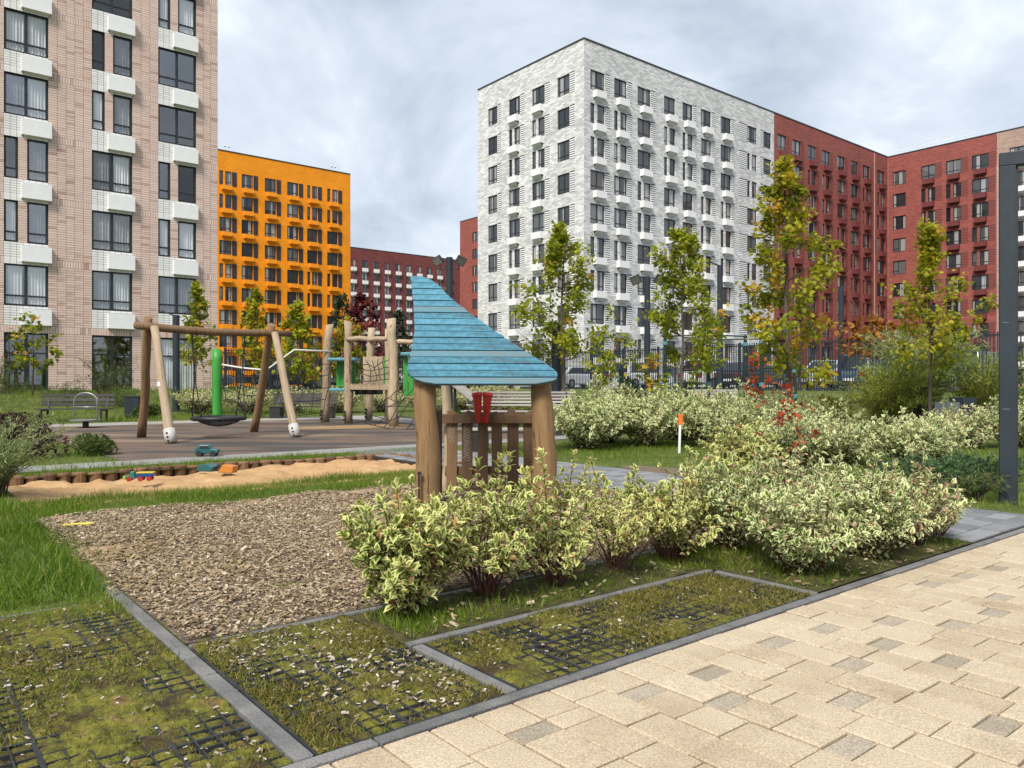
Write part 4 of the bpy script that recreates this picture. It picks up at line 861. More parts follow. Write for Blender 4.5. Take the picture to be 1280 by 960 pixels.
# ---------------------------------------------------------------- generic leafy bush
def bush(name, label, x, y, r, h, m, n, ll, seed, tpl=LEAF2, group=None, cat='bush', flat=.0, clump=9, mst=None, up=.3, red=0, sq=(1, 1)):
    g = np.random.default_rng(seed); z = float(hgt(x, y)); root = thing(name, label, cat, (x, y, z), 0, group)
    c = g.normal(0, 1, (clump, 3)); c = norm(c)*g.uniform(.25, .75, (clump, 1)); c[:, 2] = np.abs(c[:, 2])*.9+.1; k = g.integers(0, clump, n)
    d = norm(g.normal(0, 1, (n, 3))); p = c[k]+d*g.uniform(.55, 1, (n, 1))**.5*.42; p = p*np.array([r*sq[0], r*sq[1], h*.72]); p = p[p[:, 2] > .01*h]; n = len(p)
    ax = norm(p/np.array([r, r, h])+g.normal(0, .5, (n, 3)))+np.array([0, 0, up]); nr = g.normal(0, .6, (n, 3))+np.array([0, 0, 1])
    cl = vnoise(p[:, 0]*2/r+seed, p[:, 1]*2/r+p[:, 2]*3/h, 1, seed % 40); t = np.clip(.15+.5*g.random(n)+.55*(cl-.35), 0, .88); t = np.where(g.random(n) < red, 1, t)
    V, F, at = inst(tpl, p, ax, nr, ll*g.uniform(.6, 1.2, n), t); tag(obj('foliage', np_mesh('foliage', V, F, at), m, root), kind='stuff')
    mb = MB()
    for q in c: mb.tube(bez(np.array([0, 0, -.02]), np.array([q[0]*r*.3, q[1]*r*.3, q[2]*h*.4]), q*np.array([r*sq[0], r*sq[1], h*.72]), 5), np.linspace(.012, .004, 5), 5, cap=False)
    mb.build('stems', mst or m_bark, root); return root
m_yg = leaf_mat('yellow_green_leaf', [(0, (0.06, 0.075, 0.012)), (.5, (0.14, 0.14, 0.02)), (.9, (0.24, 0.20, 0.03)), (1, (0.32, 0.12, 0.02))])
m_dk = leaf_mat('dark_green_leaf', [(0, (0.018, 0.04, 0.012)), (.5, (0.035, 0.075, 0.02)), (1, (0.08, 0.12, 0.03))])
m_barb = leaf_mat('purple_leaf', [(0, (0.03, 0.012, 0.016)), (.5, (0.055, 0.02, 0.026)), (1, (0.12, 0.045, 0.04))])
m_mid = leaf_mat('mid_green_leaf', [(0, (0.04, 0.07, 0.015)), (.5, (0.085, 0.13, 0.03)), (1, (0.17, 0.19, 0.05))])
m_silver = leaf_mat('grey_green_leaf', [(0, (0.13, 0.19, 0.045)), (.5, (0.29, 0.36, 0.13)), (1, (0.50, 0.56, 0.30))], transl=.45)
m_red = leaf_mat('red_leaf', [(0, (0.30, 0.03, 0.014)), (.4, (0.46, 0.085, 0.025)), (.7, (0.52, 0.20, 0.04)), (1, (0.36, 0.05, 0.03))], transl=.4)
m_orangeleaf = leaf_mat('orange_leaf', [(0, (0.20, 0.09, 0.012)), (.5, (0.36, 0.15, 0.02)), (1, (0.45, 0.22, 0.04))], transl=.4)
# left foreground: grey-green willowy shrub, barberry, small green bush
def wispy(name, label, x, y, n, hmin, hmax, spread, m, ll, seed, nl=34, arch=.5, lean=(0, 0)):
    g = np.random.default_rng(seed); z = float(hgt(x, y)); root = thing(name, label, 'bush', (x, y, z)); mb = MB(); P, A, N, S = [], [], [], []
    for i in range(n):
        a = g.uniform(0, 6.28); h = g.uniform(hmin, hmax); s = spread*math.sqrt(g.random()); b = np.array([math.cos(a)*s*.25, math.sin(a)*s*.25, 0]); e = np.array([math.cos(a)*s+lean[0]*h, math.sin(a)*s+lean[1]*h, h])
        pts = bez(b, np.array([e[0]*.3, e[1]*.3, h*(.6+arch)]), e, 9); mb.tube(pts, np.linspace(.006, .0015, 9), 4, cap=False)
        t = g.uniform(.15, 1, nl)*8; k = np.minimum(t.astype(int), 7); p = pts[k]+(pts[k+1]-pts[k])*(t-k)[:, None]; d = norm(pts[k+1]-pts[k])
        P.append(p); A.append(d*.9+g.normal(0, .55, (nl, 3))); N.append(g.normal(0, .5, (nl, 3))+np.array([0, 0, 1])); S.append(ll*g.uniform(.6, 1.2, nl))
    P, A, N, S = map(np.concatenate, (P, A, N, S)); V, F, at = inst(LANCE if ll > .07 else LEAF2, P, A, N, S, np.clip(g.normal(.5, .25, len(P)), 0, 1)); tag(obj('foliage', np_mesh('foliage', V, F, at), m, root), kind='stuff')
    mb.build('stems', m_bark, root); return root
wispy('willowy_shrub', 'grey-green feathery shrub at the left picture edge in front of the purple barberry', -6.1, 9.0, 150, .40, .98, .95, m_silver, .075, 201, nl=70, arch=.15, lean=(.08, 0))
wispy('willowy_shrub', 'second clump of grey-green feathery stems just behind the edge shrub', -7.6, 10.6, 90, .5, 1.0, .8, m_silver, .075, 202, nl=60, arch=.15)
bush('barberry_bush', 'dark purple barberry between the feathery shrub and the bench', -8.75, 13.8, .95, 1.02, m_barb, 5200, .07, 203)
bush('barberry_bush', 'second purple barberry further left behind the feathery shrub', -10.4, 15.6, 1.1, 1.05, m_barb, 5200, .07, 213)
bush('green_bush', 'small rounded green bush at the left corner of the rubber floor', -7.65, 14.2, .48, .52, m_mid, 2600, .06, 204)
for i, (x, y, r, h, l) in enumerate([(-18.3, 32.0, 1.2, 1.5, 'loose green shrub behind the left bench'), (-16.3, 32.4, 1.0, 1.3, 'green shrub between left bench and litter bin'), (-21.5, 33.2, 1.4, 1.2, 'weedy green shrub under the leftmost big window'), (-13.9, 29.6, .7, .7, 'low green tuft at the left swing leg')]):
    bush('garden_shrub', l, x, y, r, h, m_mid, 2600, .13, 220+i, tpl=LANCE if i != 3 else LEAF2)
wispy('tall_grass_plant', 'tall arching grasses against the pink wall right of the left bench', -17.2, 33.2, 60, .9, 2.0, 1.3, m_mid, .2, 230, nl=20, arch=.2)
wispy('tall_grass_plant', 'arching grasses left of the left bench', -22.5, 34, 60, .9, 1.8, 1.6, m_mid, .2, 231, nl=20, arch=.2)
# right: willow, juniper, colourful shrubs
wispy('weeping_willow', 'big pale weeping willow shrub behind the grey planters', 11.6, 22.2, 210, 1.3, 2.7, 1.7, m_silver, .2, 240, nl=60, arch=.42)
m_willow = leaf_mat('willow_leaf', [(0, (0.12, 0.17, 0.02)), (.5, (0.27, 0.31, 0.04)), (1, (0.42, 0.43, 0.09))], transl=.45)
wispy('willow_shrub', 'yellow-green willow shrub in front of the weeping willow, left of the thin maple', 10.3, 21.4, 150, .8, 1.9, 1.6, m_willow, .18, 241, nl=50, arch=.35)
wispy('willow_shrub', 'yellow-green willow shrub right of the thin maple trunk', 13.3, 22.0, 120, .8, 2.0, 1.5, m_willow, .18, 242, nl=50, arch=.35)
m_jun = leaf_mat('juniper_leaf', [(0, (0.03, 0.075, 0.025)), (.5, (0.07, 0.15, 0.05)), (1, (0.15, 0.23, 0.09))])
wispy('juniper', 'low spreading blue-green juniper on the lawn by the slate blue pillar', 5.55, 9.9, 150, .12, .34, .95, m_jun, .045, 243, nl=60, arch=.3)
wispy('juniper', 'second juniper on the lawn, right of the first one', 6.6, 10.9, 110, .12, .32, .8, m_jun, .045, 244, nl=55, arch=.3)
wispy('sedge_clump', 'tuft of long green blades on the lawn below the juniper', 5.15, 8.75, 60, .12, .3, .42, m_mid, .09, 245, nl=16, arch=.5)
for i, (x, y, r, h, m, l) in enumerate([(8.6, 21.3, 1.1, 1.3, m_yg, 'olive shrub left of the willow'), (8.0, 19.5, 1.0, 1.1, m_yg, 'yellow-orange shrub in front of the olive shrub'), (2.3, 25.5, 1.0, 1.2, m_yg, 'yellow-green shrub behind the leftmost maple trunk'), (4.5, 27.0, 1.1, 1.1, m_yg, 'yellow-green shrub right of the sloping exercise board'),
        (1.2, 24.2, 1.1, .95, m_barb, 'purple shrub at the foot of the leftmost maple'), (-.8, 24.5, 1.3, .95, m_barb, 'purple shrub seen under the blue roof'), (.1, 25.4, 1.2, 1.2, m_yg, 'olive shrub seen under the blue roof'), (2.9, 23.5, .9, .8, m_barb, 'purple shrub between the hedge and the yellow-green shrub'),
        (15.2, 24.0, 1.5, 1.2, m_mid, 'green shrub right of the weeping willow'), (-2.1, 24.2, 1.0, 1.0, m_mid, 'green shrub left under the blue roof')]):
    bush('garden_shrub', l, x, y, r, h, m, 2600, .1, 250+i)
bush('bushy_sapling', 'dark green bushy sapling around the second maple trunk', 4.75, 22.6, .85, 2.2, m_dk, 2600, .14, 270, clump=12, cat='tree'); bush('bushy_sapling', 'dark green sapling left of the second maple', 3.5, 23.2, .7, 1.9, m_dk, 1500, .14, 271, clump=10, cat='tree')
# ---------------------------------------------------------------- trees
m_maple = leaf_mat('maple_leaf', [(0, (0.15, 0.20, 0.010)), (.4, (0.33, 0.36, 0.016)), (.75, (0.47, 0.45, 0.025)), (.86, (0.50, 0.40, 0.04)), (1, (0.58, 0.33, 0.05))], transl=.5)
m_maple_au = leaf_mat('maple_leaf_autumn', [(0, (0.15, 0.18, 0.010)), (.35, (0.32, 0.33, 0.016)), (.6, (0.46, 0.41, 0.025)), (.8, (0.55, 0.40, 0.04)), (1, (0.60, 0.33, 0.05))], transl=.5)
def tree(name, label, x, y, H, th, prof, nb, nl, ll, m, seed, rt=.045, group=None, tpl=MAPLE, up=.75, sub=7, aut=.12, loose=.085, lean=(0, 0), z=None):
    """prof: [(fraction of crown height, radius)]"""
    g = np.random.default_rng(seed); z = float(hgt(x, y)) if z is None else z; root = thing(name, label, 'tree', (x, y, z), 0, group); tr = MB(); br = MB()
    n = 12; zs = np.linspace(0, H, n); wob = np.cumsum(g.normal(0, .018, (n, 2)), axis=0); wob[0] = 0
    tp = np.stack([wob[:, 0]+lean[0]*zs, wob[:, 1]+lean[1]*zs, zs-.05], -1); tr.tube(tp, rt*(1-.82*(zs/H))*(1+.25*np.exp(-zs*4)), 9)
    tr.build('trunk', m_bark, root, smooth=True); pf = np.array(prof); P, CL = [], []
    def at(zz): return np.array([np.interp(zz, zs, tp[:, 0]), np.interp(zz, zs, tp[:, 1]), zz])
    cid = 0
    for i in range(nb):
        f = (i+.5)/nb; f = f**.85; rr = np.interp(f, pf[:, 0], pf[:, 1])*g.uniform(.65, 1.2); z1 = th+(H-th)*f; rr = rr*(1 if i % 4 else 1.25); a = i*2.4+g.normal(0, .5); rise = rr*up*g.uniform(.5, 1.2)
        z0 = max(th*.92, z1-rise); p0 = at(z0); e = np.array([p0[0]+math.cos(a)*rr, p0[1]+math.sin(a)*rr, z1]); pts = bez(p0, p0*.45+e*.55+np.array([0, 0, -.12*rr]), e, 7); br.tube(pts, np.linspace(rt*.34, .004, 7), 5, cap=False)
        for j in range(sub):
            t = g.uniform(.35, 1.0)*6; k = min(int(t), 5); q = pts[k]+(pts[k+1]-pts[k])*(t-k); s = rr*g.uniform(.16, .36)+.06; d = norm(g.normal(0, 1, 3)+np.array([math.cos(a)*.6, math.sin(a)*.6, .35])); e2 = q+d*s
            br.tube([q, (q+e2)/2+np.array([0, 0, .02]), e2], [.006, .004, .002], 4, cap=False); P += [q+d*s*w for w in (.4, .75, 1.0, 1.0)]; CL += [cid]*4; cid += 1
    for w in np.linspace(.75, 1.0, 6): P.append(at(th+(H-th)*w)); CL.append(cid); cid += 1
    P = np.array(P); CL = np.array(CL); k = g.integers(0, len(P), nl); p = P[k]+g.normal(0, loose, (nl, 3)); ct = g.random(cid+1)
    ct = np.where(ct > 1-aut, .95, ct*.62); t = np.clip(ct[CL[k]]+g.normal(0, .11, nl), 0, 1)
    ax = g.normal(0, .8, (nl, 3))+np.array([0, 0, -.35])+norm(p-P.mean(0))*.7; nr = g.normal(0, .45, (nl, 3))+np.array([0, -.25, 1])
    V, F, atb = inst(tpl, p, ax, nr, ll*g.uniform(.6, 1.15, nl), t); tag(obj('crown', np_mesh('crown', V, F, atb), m, root), kind='stuff'); br.build('branches', m_bark, root, smooth=True); return root
MT = 'young maples in the garden'
pr = [(0, .45), (.15, .95), (.35, .95), (.55, .62), (.8, .36), (1, .12)]
tree('maple_tree', 'leftmost young green maple, right of the blue playhouse roof', 1.5, 22.3, 5.75, 2.15, [(0, .8), (.12, 1.4), (.3, 1.4), (.5, 1.0), (.8, .55), (1, .15)], 26, 4800, .12, m_maple, 301, .06, MT, aut=.06)
tree('maple_tree', 'second young green maple, standing before the white tower right of the floodlight pole', 4.85, 22.2, 5.65, 1.85, [(0, .8), (.14, 1.4), (.3, 1.2), (.6, .85), (.85, .5), (1, .15)], 26, 4800, .12, m_maple, 302, .06, MT, aut=.04)
tree('maple_tree', 'tall maple with orange leaf clumps standing before the red wall', 5.75, 16.0, 5.8, 1.55, [(0, .55), (.15, .9), (.4, .85), (.6, .68), (.8, .42), (1, .12)], 26, 4300, .115, m_maple_au, 303, .06, MT, aut=.11, sub=5)
tree('maple_tree', 'thin-topped olive maple before the willow, with a separate leaf tuft at its tip', 10.15, 18.9, 5.15, 1.9, [(0, .4), (.12, 1.0), (.35, .85), (.6, .65), (.72, .15), (.86, .08), (.92, .22), (1, .22)], 26, 3300, .115, m_maple_au, 304, .05, MT, aut=.05)
tree('sapling', 'red-leaved maple sapling behind the front bed', 3.75, 11.2, 1.3, .12, [(0, .2), (.3, .55), (.6, .35), (1, .1)], 12, 170, .08, m_red, 305, .012, None, sub=2, loose=.05)
tree('sapling', 'small yellow-green tree left of the right floodlight pole by the fence', 3.35, 27.5, 2.4, .7, [(0, .4), (.4, .5), (1, .1)], 16, 420, .17, m_maple, 306, .03, None, aut=.05)
YT = 'young trees beyond the left hedge'
tree('sapling', 'thin sapling in front of the leftmost big window of the pink house', -20.6, 33.5, 3.4, 1.2, [(0, .5), (.4, 1.0), (.7, .7), (1, .2)], 14, 320, .22, m_maple, 311, .035, YT, sub=3, aut=.05)
tree('sapling', 'young pale green tree at the corner of the pink house', -13.9, 34.2, 5.3, 1.9, [(0, .5), (.2, .75), (.5, .5), (1, .15)], 24, 1100, .19, m_maple, 312, .045, YT, aut=.06)
tree('sapling', 'golden-green tree before the orange block, left one of the pair', -12.7, 38.5, 5.1, 1.5, [(0, .5), (.2, .85), (.6, .55), (1, .15)], 24, 1000, .24, m_maple_au, 313, .05, YT, aut=.1)
tree('sapling', 'wider yellow-green tree before the orange block, right one of the pair', -10.3, 37.6, 4.8, 1.3, [(0, .8), (.25, 1.25), (.6, .7), (1, .2)], 28, 1300, .24, m_maple, 314, .05, YT, aut=.1)
m_conifer = leaf_mat('conifer_leaf', [(0, (0.015, 0.03, 0.015)), (.6, (0.03, 0.05, 0.022)), (1, (0.06, 0.08, 0.03))])
tree('conifer', 'dark columnar tree left of the red tree behind the play tower', -9.4, 43.5, 5.2, .5, [(0, .8), (.4, .85), (.8, .5), (1, .15)], 30, 1500, .26, m_conifer, 315, .06, None, tpl=LEAF4)
tree('conifer', 'second dark tree right of the red tree, beside the blue roof', -6.4, 44.5, 4.6, .5, [(0, .9), (.4, .9), (.8, .5), (1, .15)], 28, 1300, .26, m_conifer, 316, .06, None, tpl=LEAF4)
m_darkred_leaf = leaf_mat('crimson_leaf', [(0, (0.07, 0.012, 0.016)), (.6, (0.16, 0.022, 0.026)), (1, (0.28, 0.06, 0.035))], transl=.4)
tree('red_tree', 'crimson-leaved tree behind the play tower', -8.2, 42.5, 5.4, 1.6, [(0, .8), (.3, 1.3), (.6, 1.0), (1, .25)], 28, 1200, .26, m_darkred_leaf, 317, .06, None, sub=4)
tree('rowan', 'olive-orange tree just below the crimson tree behind the play tower', -8.6, 40.5, 4.0, 1.0, [(0, .7), (.4, 1.0), (1, .2)], 22, 800, .24, m_maple_au, 318, .05, None, aut=.2)
tree('rowan', 'small orange-leaved tree behind the fence left of the willow', 12.0, 26.0, 2.9, 1.9, [(0, .9), (.5, 1.1), (1, .4)], 16, 620, .2, m_orangeleaf, 319, .04, None, sub=3)
tree('sapling', 'thin red-leaved sapling in front of the workout bars', 7.6, 24.5, 2.2, .9, [(0, .25), (.5, .35), (1, .1)], 8, 90, .2, m_red, 320, .02, None, sub=2)
tree('sapling', 'pale yellow-leaved twig by the second maple', 3.85, 21.5, 2.0, .7, [(0, .2), (.5, .35), (1, .1)], 8, 110, .2, m_maple, 321, .02, None, sub=2, aut=.5)
# ================================================================ PLAYHOUSE
m_post = wood_mat('playhouse_post_wood', (0.30, 0.185, 0.085), (0.17, 0.098, 0.045))
m_slat = wood_mat('playhouse_slat_wood', (0.20, 0.118, 0.060), (0.105, 0.060, 0.033), obj_rand=.45)
m_dkwood = wood_mat('dark_board_wood', (0.075, 0.042, 0.022), (0.038, 0.022, 0.013))
m_palewood = wood_mat('robinia_pale_wood', (0.47, 0.37, 0.25), (0.28, 0.205, 0.135), obj_rand=.25)
m_brownwood = wood_mat('robinia_brown_wood', (0.27, 0.165, 0.085), (0.145, 0.085, 0.045), obj_rand=.25)
m_blue = mat('blue_plank_paint', [(0.22, (0.12, 0.15, 0.155)), (0.31, (0.045, 0.12, 0.16)), (0.45, (0.050, 0.18, 0.255)), (0.72, (0.075, 0.235, 0.325))], scale=2.0, stretch=(.7, 6, 6), rough=.62, bump=.3, bscale=18, obj_rand=.30, detail=9, fine=(22, .22))
m_bluegrey = mat('worn_plank_paint', [(0.3, (0.13, 0.155, 0.16)), (0.5, (0.10, 0.185, 0.22)), (0.7, (0.065, 0.205, 0.285))], scale=1.2, stretch=(.6, 6, 6), rough=.6, bump=.15, bscale=25, detail=8)
m_black = mat('black_metal', [(0.3, (0.018, 0.018, 0.02)), (0.7, (0.03, 0.03, 0.032))], scale=3, rough=.5)
HX, HY = -.25, 8.6
ph = thing('playhouse', 'small wooden playhouse with a sail-shaped blue plank roof and slatted back wall', 'playhouse', (HX, HY, 0))
def post(name, a, b, r0, r1, m, parent, off, n=14, wob=.012, seed=0, cut=0.0, k=8):
    """a slightly crooked round post whose own z axis runs along it (so that the grain does too)"""
    a, b = Vector(a), Vector(b); L = (b-a).length; g = np.random.default_rng(seed+5); mb = MB()
    zs = np.linspace(0, L, k); w = np.cumsum(g.normal(0, wob, (k, 2)), axis=0); w -= np.linspace(0, 1, k)[:, None]*w[-1]
    rr = np.interp(zs, [0, L], [r0, r1])*(1+g.normal(0, .035, k)); mb.tube([(w[i, 0], w[i, 1], zs[i]) for i in range(k)], rr, n)
    if cut:
        for i in range(len(mb.v)-n, len(mb.v)): p = mb.v[i]; mb.v[i] = (p[0], p[1], p[2]+cut*p[0]/r1*r1*2)
    o = mb.build(name, m, parent, smooth=False, loc=(a-Vector(off)))
    for p in o.data.polygons: p.use_smooth = len(p.vertices) == 4
    o.rotation_mode = 'QUATERNION'; o.rotation_quaternion = (b-a).to_track_quat('Z', 'Y'); return o
off = (HX, HY, 0)
post('post', (-.865, 7.9, -.1), (-.88, 7.9, 1.41), .128, .112, m_post, ph, off, 20, seed=1)
post('post', (.365, 8.03, -.1), (.30, 8.05, 1.40), .150, .104, m_post, ph, off, 20, seed=2)
post('post', (-.83, 9.36, -.1), (-.80, 9.40, 1.52), .06, .055, m_palewood, ph, off, 12, seed=3)
post('post', (.30, 9.36, -.1), (.28, 9.40, 1.52), .06, .055, m_palewood, ph, off, 12, seed=4)
mb = MB(); mb.box(-.80, -.765, 8.03, 8.55, .08, 1.02); mb.build('side_board', m_dkwood, ph, off=off, bevel=.006)
mb = MB(); mb.box(.10, .14, 8.2, 9.3, .12, .95); mb.build('side_board', m_dkwood, ph, off=off, bevel=.006) if False else None
# back wall: rails and six slats
mb = MB(); mb.box(-.88, .30, 9.19, 9.235, .835, .945); mb.build('rail', m_slat, ph, off=off, bevel=.006)
mb = MB(); mb.box(-.80, .30, 9.28, 9.32, .22, .32); mb.build('rail', m_slat, ph, off=off, bevel=.006)
for i, (px0, w, top, tl) in enumerate([(-.777, .125, 1.00, .02), (-.597, .128, .99, -.02), (-.407, .122, .96, 0), (-.237, .128, .975, .03), (-.055, .135, 1.0, .03), (.14, .12, .985, -.03)]):
    mb = MB(); mb.prism([(0, .04), (w, .04), (w, top-.04-tl), (w*.55, top), (0, top-.04+tl)], 0, .036, Matrix(((1, 0, 0, 0), (0, 0, 1, 0), (0, 1, 0, 0), (0, 0, 0, 1))))
    mb.build('slat', m_slat, ph, loc=(px0-HX, 9.237-HY, 0), rot=(0, R.uniform(-.012, .012), 0), bevel=.006)
m_chalk = mat('chalk', [(0.3, (0.36, 0.32, 0.27)), (0.7, (0.5, 0.46, 0.40))], scale=30, rough=1)
for (x0, z0, z1, k) in ((-.715, .62, .80, 5), (-.533, .40, .80, 12)):        # chalk scribbles
    mb = MB(); g = np.random.default_rng(int(k)); t = np.linspace(0, 1, k*9)
    mb.tube([(x0+.032*math.sin(q*k*6.3)+g.normal(0, .006), 9.2355-.001, z0+(z1-z0)*q+.022*math.cos(q*k*6.3)) for q in t], .0022, 4)
    mb.build('chalk_scribble', m_chalk, ph, off=off)
# roof: sail outline in metres on a plane leaning away, sawn into planks
rl = [(346, 513), (380, 517), (413, 518), (440, 513.5), (453, 510), (462, 509), (468, 511.5), (473, 517), (478, 532), (479.5, 545)]
rr_ = [(345, 527), (348, 536), (353, 545), (372, 563), (393, 590), (412, 617), (430, 643), (447, 670), (458, 688), (464, 695.5), (469, 697.5), (473, 696), (476, 691), (479.5, 670)]
def roof_pt(px, y):
    X = (px-640)*7.9/975
    for _ in range(4):
        t = 0.0
        for _ in range(6):
            Y = 7.66+.87*t+.12*(X+1.05); z = 1.3+(480-y)*Y/975; t = (z-1.312)/1.16
        X = (px-640)*Y/975
    return X, t
Lp = sorted((roof_pt(p, y)[1], roof_pt(p, y)[0]) for y, p in rl); Rp = sorted((roof_pt(p, y)[1], roof_pt(p, y)[0]) for y, p in rr_)
tmin, tmax = max(Lp[0][0], Rp[0][0]), min(Lp[-1][0], Rp[-1][0])
tmin = min(Lp[0][0], Rp[0][0])
nl_ = np.array([0, -1.16, .87]); nl_ = nl_/np.linalg.norm(nl_)
NP = 17
for i in range(NP):
    a, b = tmin+(1.0-tmin)*i/NP, tmin+(1.0-tmin)*(i+1)/NP; b -= .0055
    if i == NP-1: b = 1.01
    ts = np.linspace(a, b, 5); pl = []
    for t in ts: pl.append((np.interp(t, [q[0] for q in Lp], [q[1] for q in Lp])+R.uniform(-.004, .004), t))
    for t in ts[::-1]: pl.append((np.interp(t, [q[0] for q in Rp], [q[1] for q in Rp])+R.uniform(-.004, .004), t))
    mb = MB(); th_ = .036; v = []; lift = .016 if i % 2 else .0
    for s in (0, 1):
        for x, t in pl:
            p = np.array([x, 7.66+.87*t+.12*(x+1.05), 1.312+1.16*t])+nl_*(R.uniform(-.0005, .0005)+lift*.25-(1-s)*th_); v.append((p[0]-HX, p[1]-HY, p[2]))
    n = len(pl); mb.add(v, [tuple(range(n)), tuple(range(2*n-1, n-1, -1))]+[(k, n+k, n+(k+1) % n, (k+1) % n) for k in range(n)])
    c = Vector(v[0]); cc = sum((Vector(q) for q in v), Vector())/len(v); mb.v = [(q[0]-cc.x, q[1]-cc.y, q[2]-cc.z) for q in mb.v]
    mb.build('roof_plank', m_bluegrey if i in (11, 4, 0) else m_blue, ph, loc=cc, bevel=.004)
mb = MB(); mb.beam((-.84, 7.87, 1.36), (-.75, 8.70, 2.35), .05, .08); mb.beam((.20, 8.05, 1.38), (.06, 8.35, 1.70), .05, .08); mb.beam((-.90, 7.93, 1.37), (.34, 8.09, 1.37), .05, .06); mb.build('roof_beam', m_dkwood, ph, off=off)
for i in range(12):                                          # the rear slope of the roof, seen only from the side
    t = i/12; y0, z0 = 8.66+.9*t, 2.42-1.0*t; mb = MB(); w0 = -.98+.10*t; w1 = np.interp((z0-1.312)/1.16, [q[0] for q in Rp], [q[1] for q in Rp])-.10
    mb.beam((w0, y0+.035, z0-.035), (max(w1, w0+.05), y0+.035, z0-.035), .112, .03, up=(0, .74, .67)); mb.build('roof_plank', m_blue, ph, off=off)
mb = MB(); mb.box(-.93, -.915, 7.72, 7.76, -.05, .42); mb.box(-.935, -.90, 7.715, 7.75, .40, .43); mb.build('post_foot_bracket', m_black, ph, off=off)
# red double funnel on the rail
m_redpl = mat('red_plastic', [(0.3, (0.42, 0.028, 0.018)), (0.7, (0.52, 0.04, 0.025))], scale=3, rough=.38)
rd = thing('toy_funnel', 'red plastic double funnel toy fixed on the playhouse rail', 'toy', (-.345, 9.08, .87)); rd.scale = (.72, .72, .97)
for sx in (-.058, .058):
    mb = MB(); mb.lathe([(.03, -.03), (.038, 0), (.045, .09), (.062, .13), (.066, .22), (.078, .31), (.084, .345), (.078, .345), (.06, .2), (.03, .02)], 18, (0, 0, 0))
    mb.build('funnel', m_redpl, rd, smooth=True, loc=(sx, 0, 0), rot=(0, sx*1.5, 0))
    mb = MB(); mb.lathe([(.081, .30), (.089, .305), (.089, .318), (.081, .322)], 18); mb.lathe([(.052, .118), (.07, .124), (.07, .136), (.052, .14)], 18); mb.build('collar', m_redpl, rd, smooth=True, loc=(sx, 0, 0), rot=(0, sx*1.5, 0))
mb = MB(); mb.box(-.06, .06, .02, .115, -.02, .05); mb.build('clamp', m_redpl, rd, bevel=.008)

# ================================================================ NEST SWING
m_shoe = mat('pale_shoe', [(0.3, (0.38, 0.36, 0.33)), (0.7, (0.50, 0.48, 0.45))], scale=6, rough=.6)
sw = thing('nest_swing', 'log-framed nest swing with a round black seat on the rubber floor', 'swing', (-7.1, 18.9, 0)); so = (-7.1, 18.9, 0)
def ground_at(px, y): return ((px-640)*1267.5/(y-480)/975, 1267.5/(y-480))
A0, A1 = Vector((-8.98, 18.92, 0)), Vector((-7.40, 16.95, 0)); B0, B1 = Vector((-6.98, 21.1, 0)), Vector((-5.24, 18.92, 0))
Ta, Tb = Vector((-8.22, 17.75, 2.60)), Vector((-6.12, 19.85, 2.60))
def lean(a, top, over): d = (top-a); return top+d*over/d.length
post('leg', A0, lean(A0, Ta+Vector((-.12, .1, .0)), .24), .105, .095, m_brownwood, sw, so, seed=11); post('leg', A1, lean(A1, Ta+Vector((.10, -.04, -.02)), .02), .105, .088, m_palewood, sw, so, seed=12, wob=.008)
post('leg', B0, lean(B0, Tb+Vector((-.05, .06, .0)), .24), .105, .098, m_brownwood, sw, so, seed=13); post('leg', B1, lean(B1, Tb+Vector((.10, -.06, -.02)), .02), .108, .085, m_palewood, sw, so, seed=14, wob=.008)
bd = (Tb-Ta).normalized(); mb = MB()
mb.tube([Ta-bd*.35+Vector((0, 0, .02)), Ta, Ta.lerp(Tb, .25)+Vector((0, 0, -.035)), Ta.lerp(Tb, .5)+Vector((0, 0, -.05)), Ta.lerp(Tb, .75)+Vector((0, 0, -.03)), Tb, Tb+bd*.55], [.08, .095, .093, .092, .088, .085, .078], 14)
mb.build('beam', m_brownwood, sw, smooth=True, off=so)
for a, q in ((A1, Ta), (B1, Tb)):                            # galvanised shoes with bolts on the pale legs
    d = (q-a).normalized(); s = MB(); s.tube([a+d*.02, a+d*.34], [.128, .124], 14); sh = s.build('foot_plate', m_shoe, sw, smooth=True, off=so)
    for k in (.08, .17, .26):
        s = MB(); p = a+d*k; s.tube([p+Vector((0, -.115, 0)), p+Vector((0, -.145, -.0))], .024, 8); s.build('bolt', m_black, sh, off=so)
mb = MB(); p = A1.lerp(Ta, .50); mb.box(p.x-.03, p.x+.04, p.y-.118, p.y-.112, p.z-.05, p.z+.05); mb.build('sticker', m_whitemetal, sw, off=so)
sc_ = Vector((-7.12, 18.95, .47)); mb = MB(); rp_ = [Vector((sc_.x+.60*math.cos(t), sc_.y+.60*math.sin(t), sc_.z)) for t in np.linspace(0, 2*math.pi, 33)]
mb.tube(rp_, .055, 8, cap=False); mb.build('seat_ring', m_black, sw, smooth=True, off=so)
mb = MB()
for a in np.linspace(-.52, .52, 15):
    h = math.sqrt(.58**2-a*a)
    for s in (0, 1):
        pts = []
        for q in np.linspace(-h, h, 7):
            x, y = (a, q) if s else (q, a); rr2 = (x*x+y*y)/.34; pts.append((sc_.x+x, sc_.y+y, sc_.z-.19*(1-rr2)))
        mb.tube(pts, .013, 4)
mb.build('seat_net', m_black, sw, off=so)
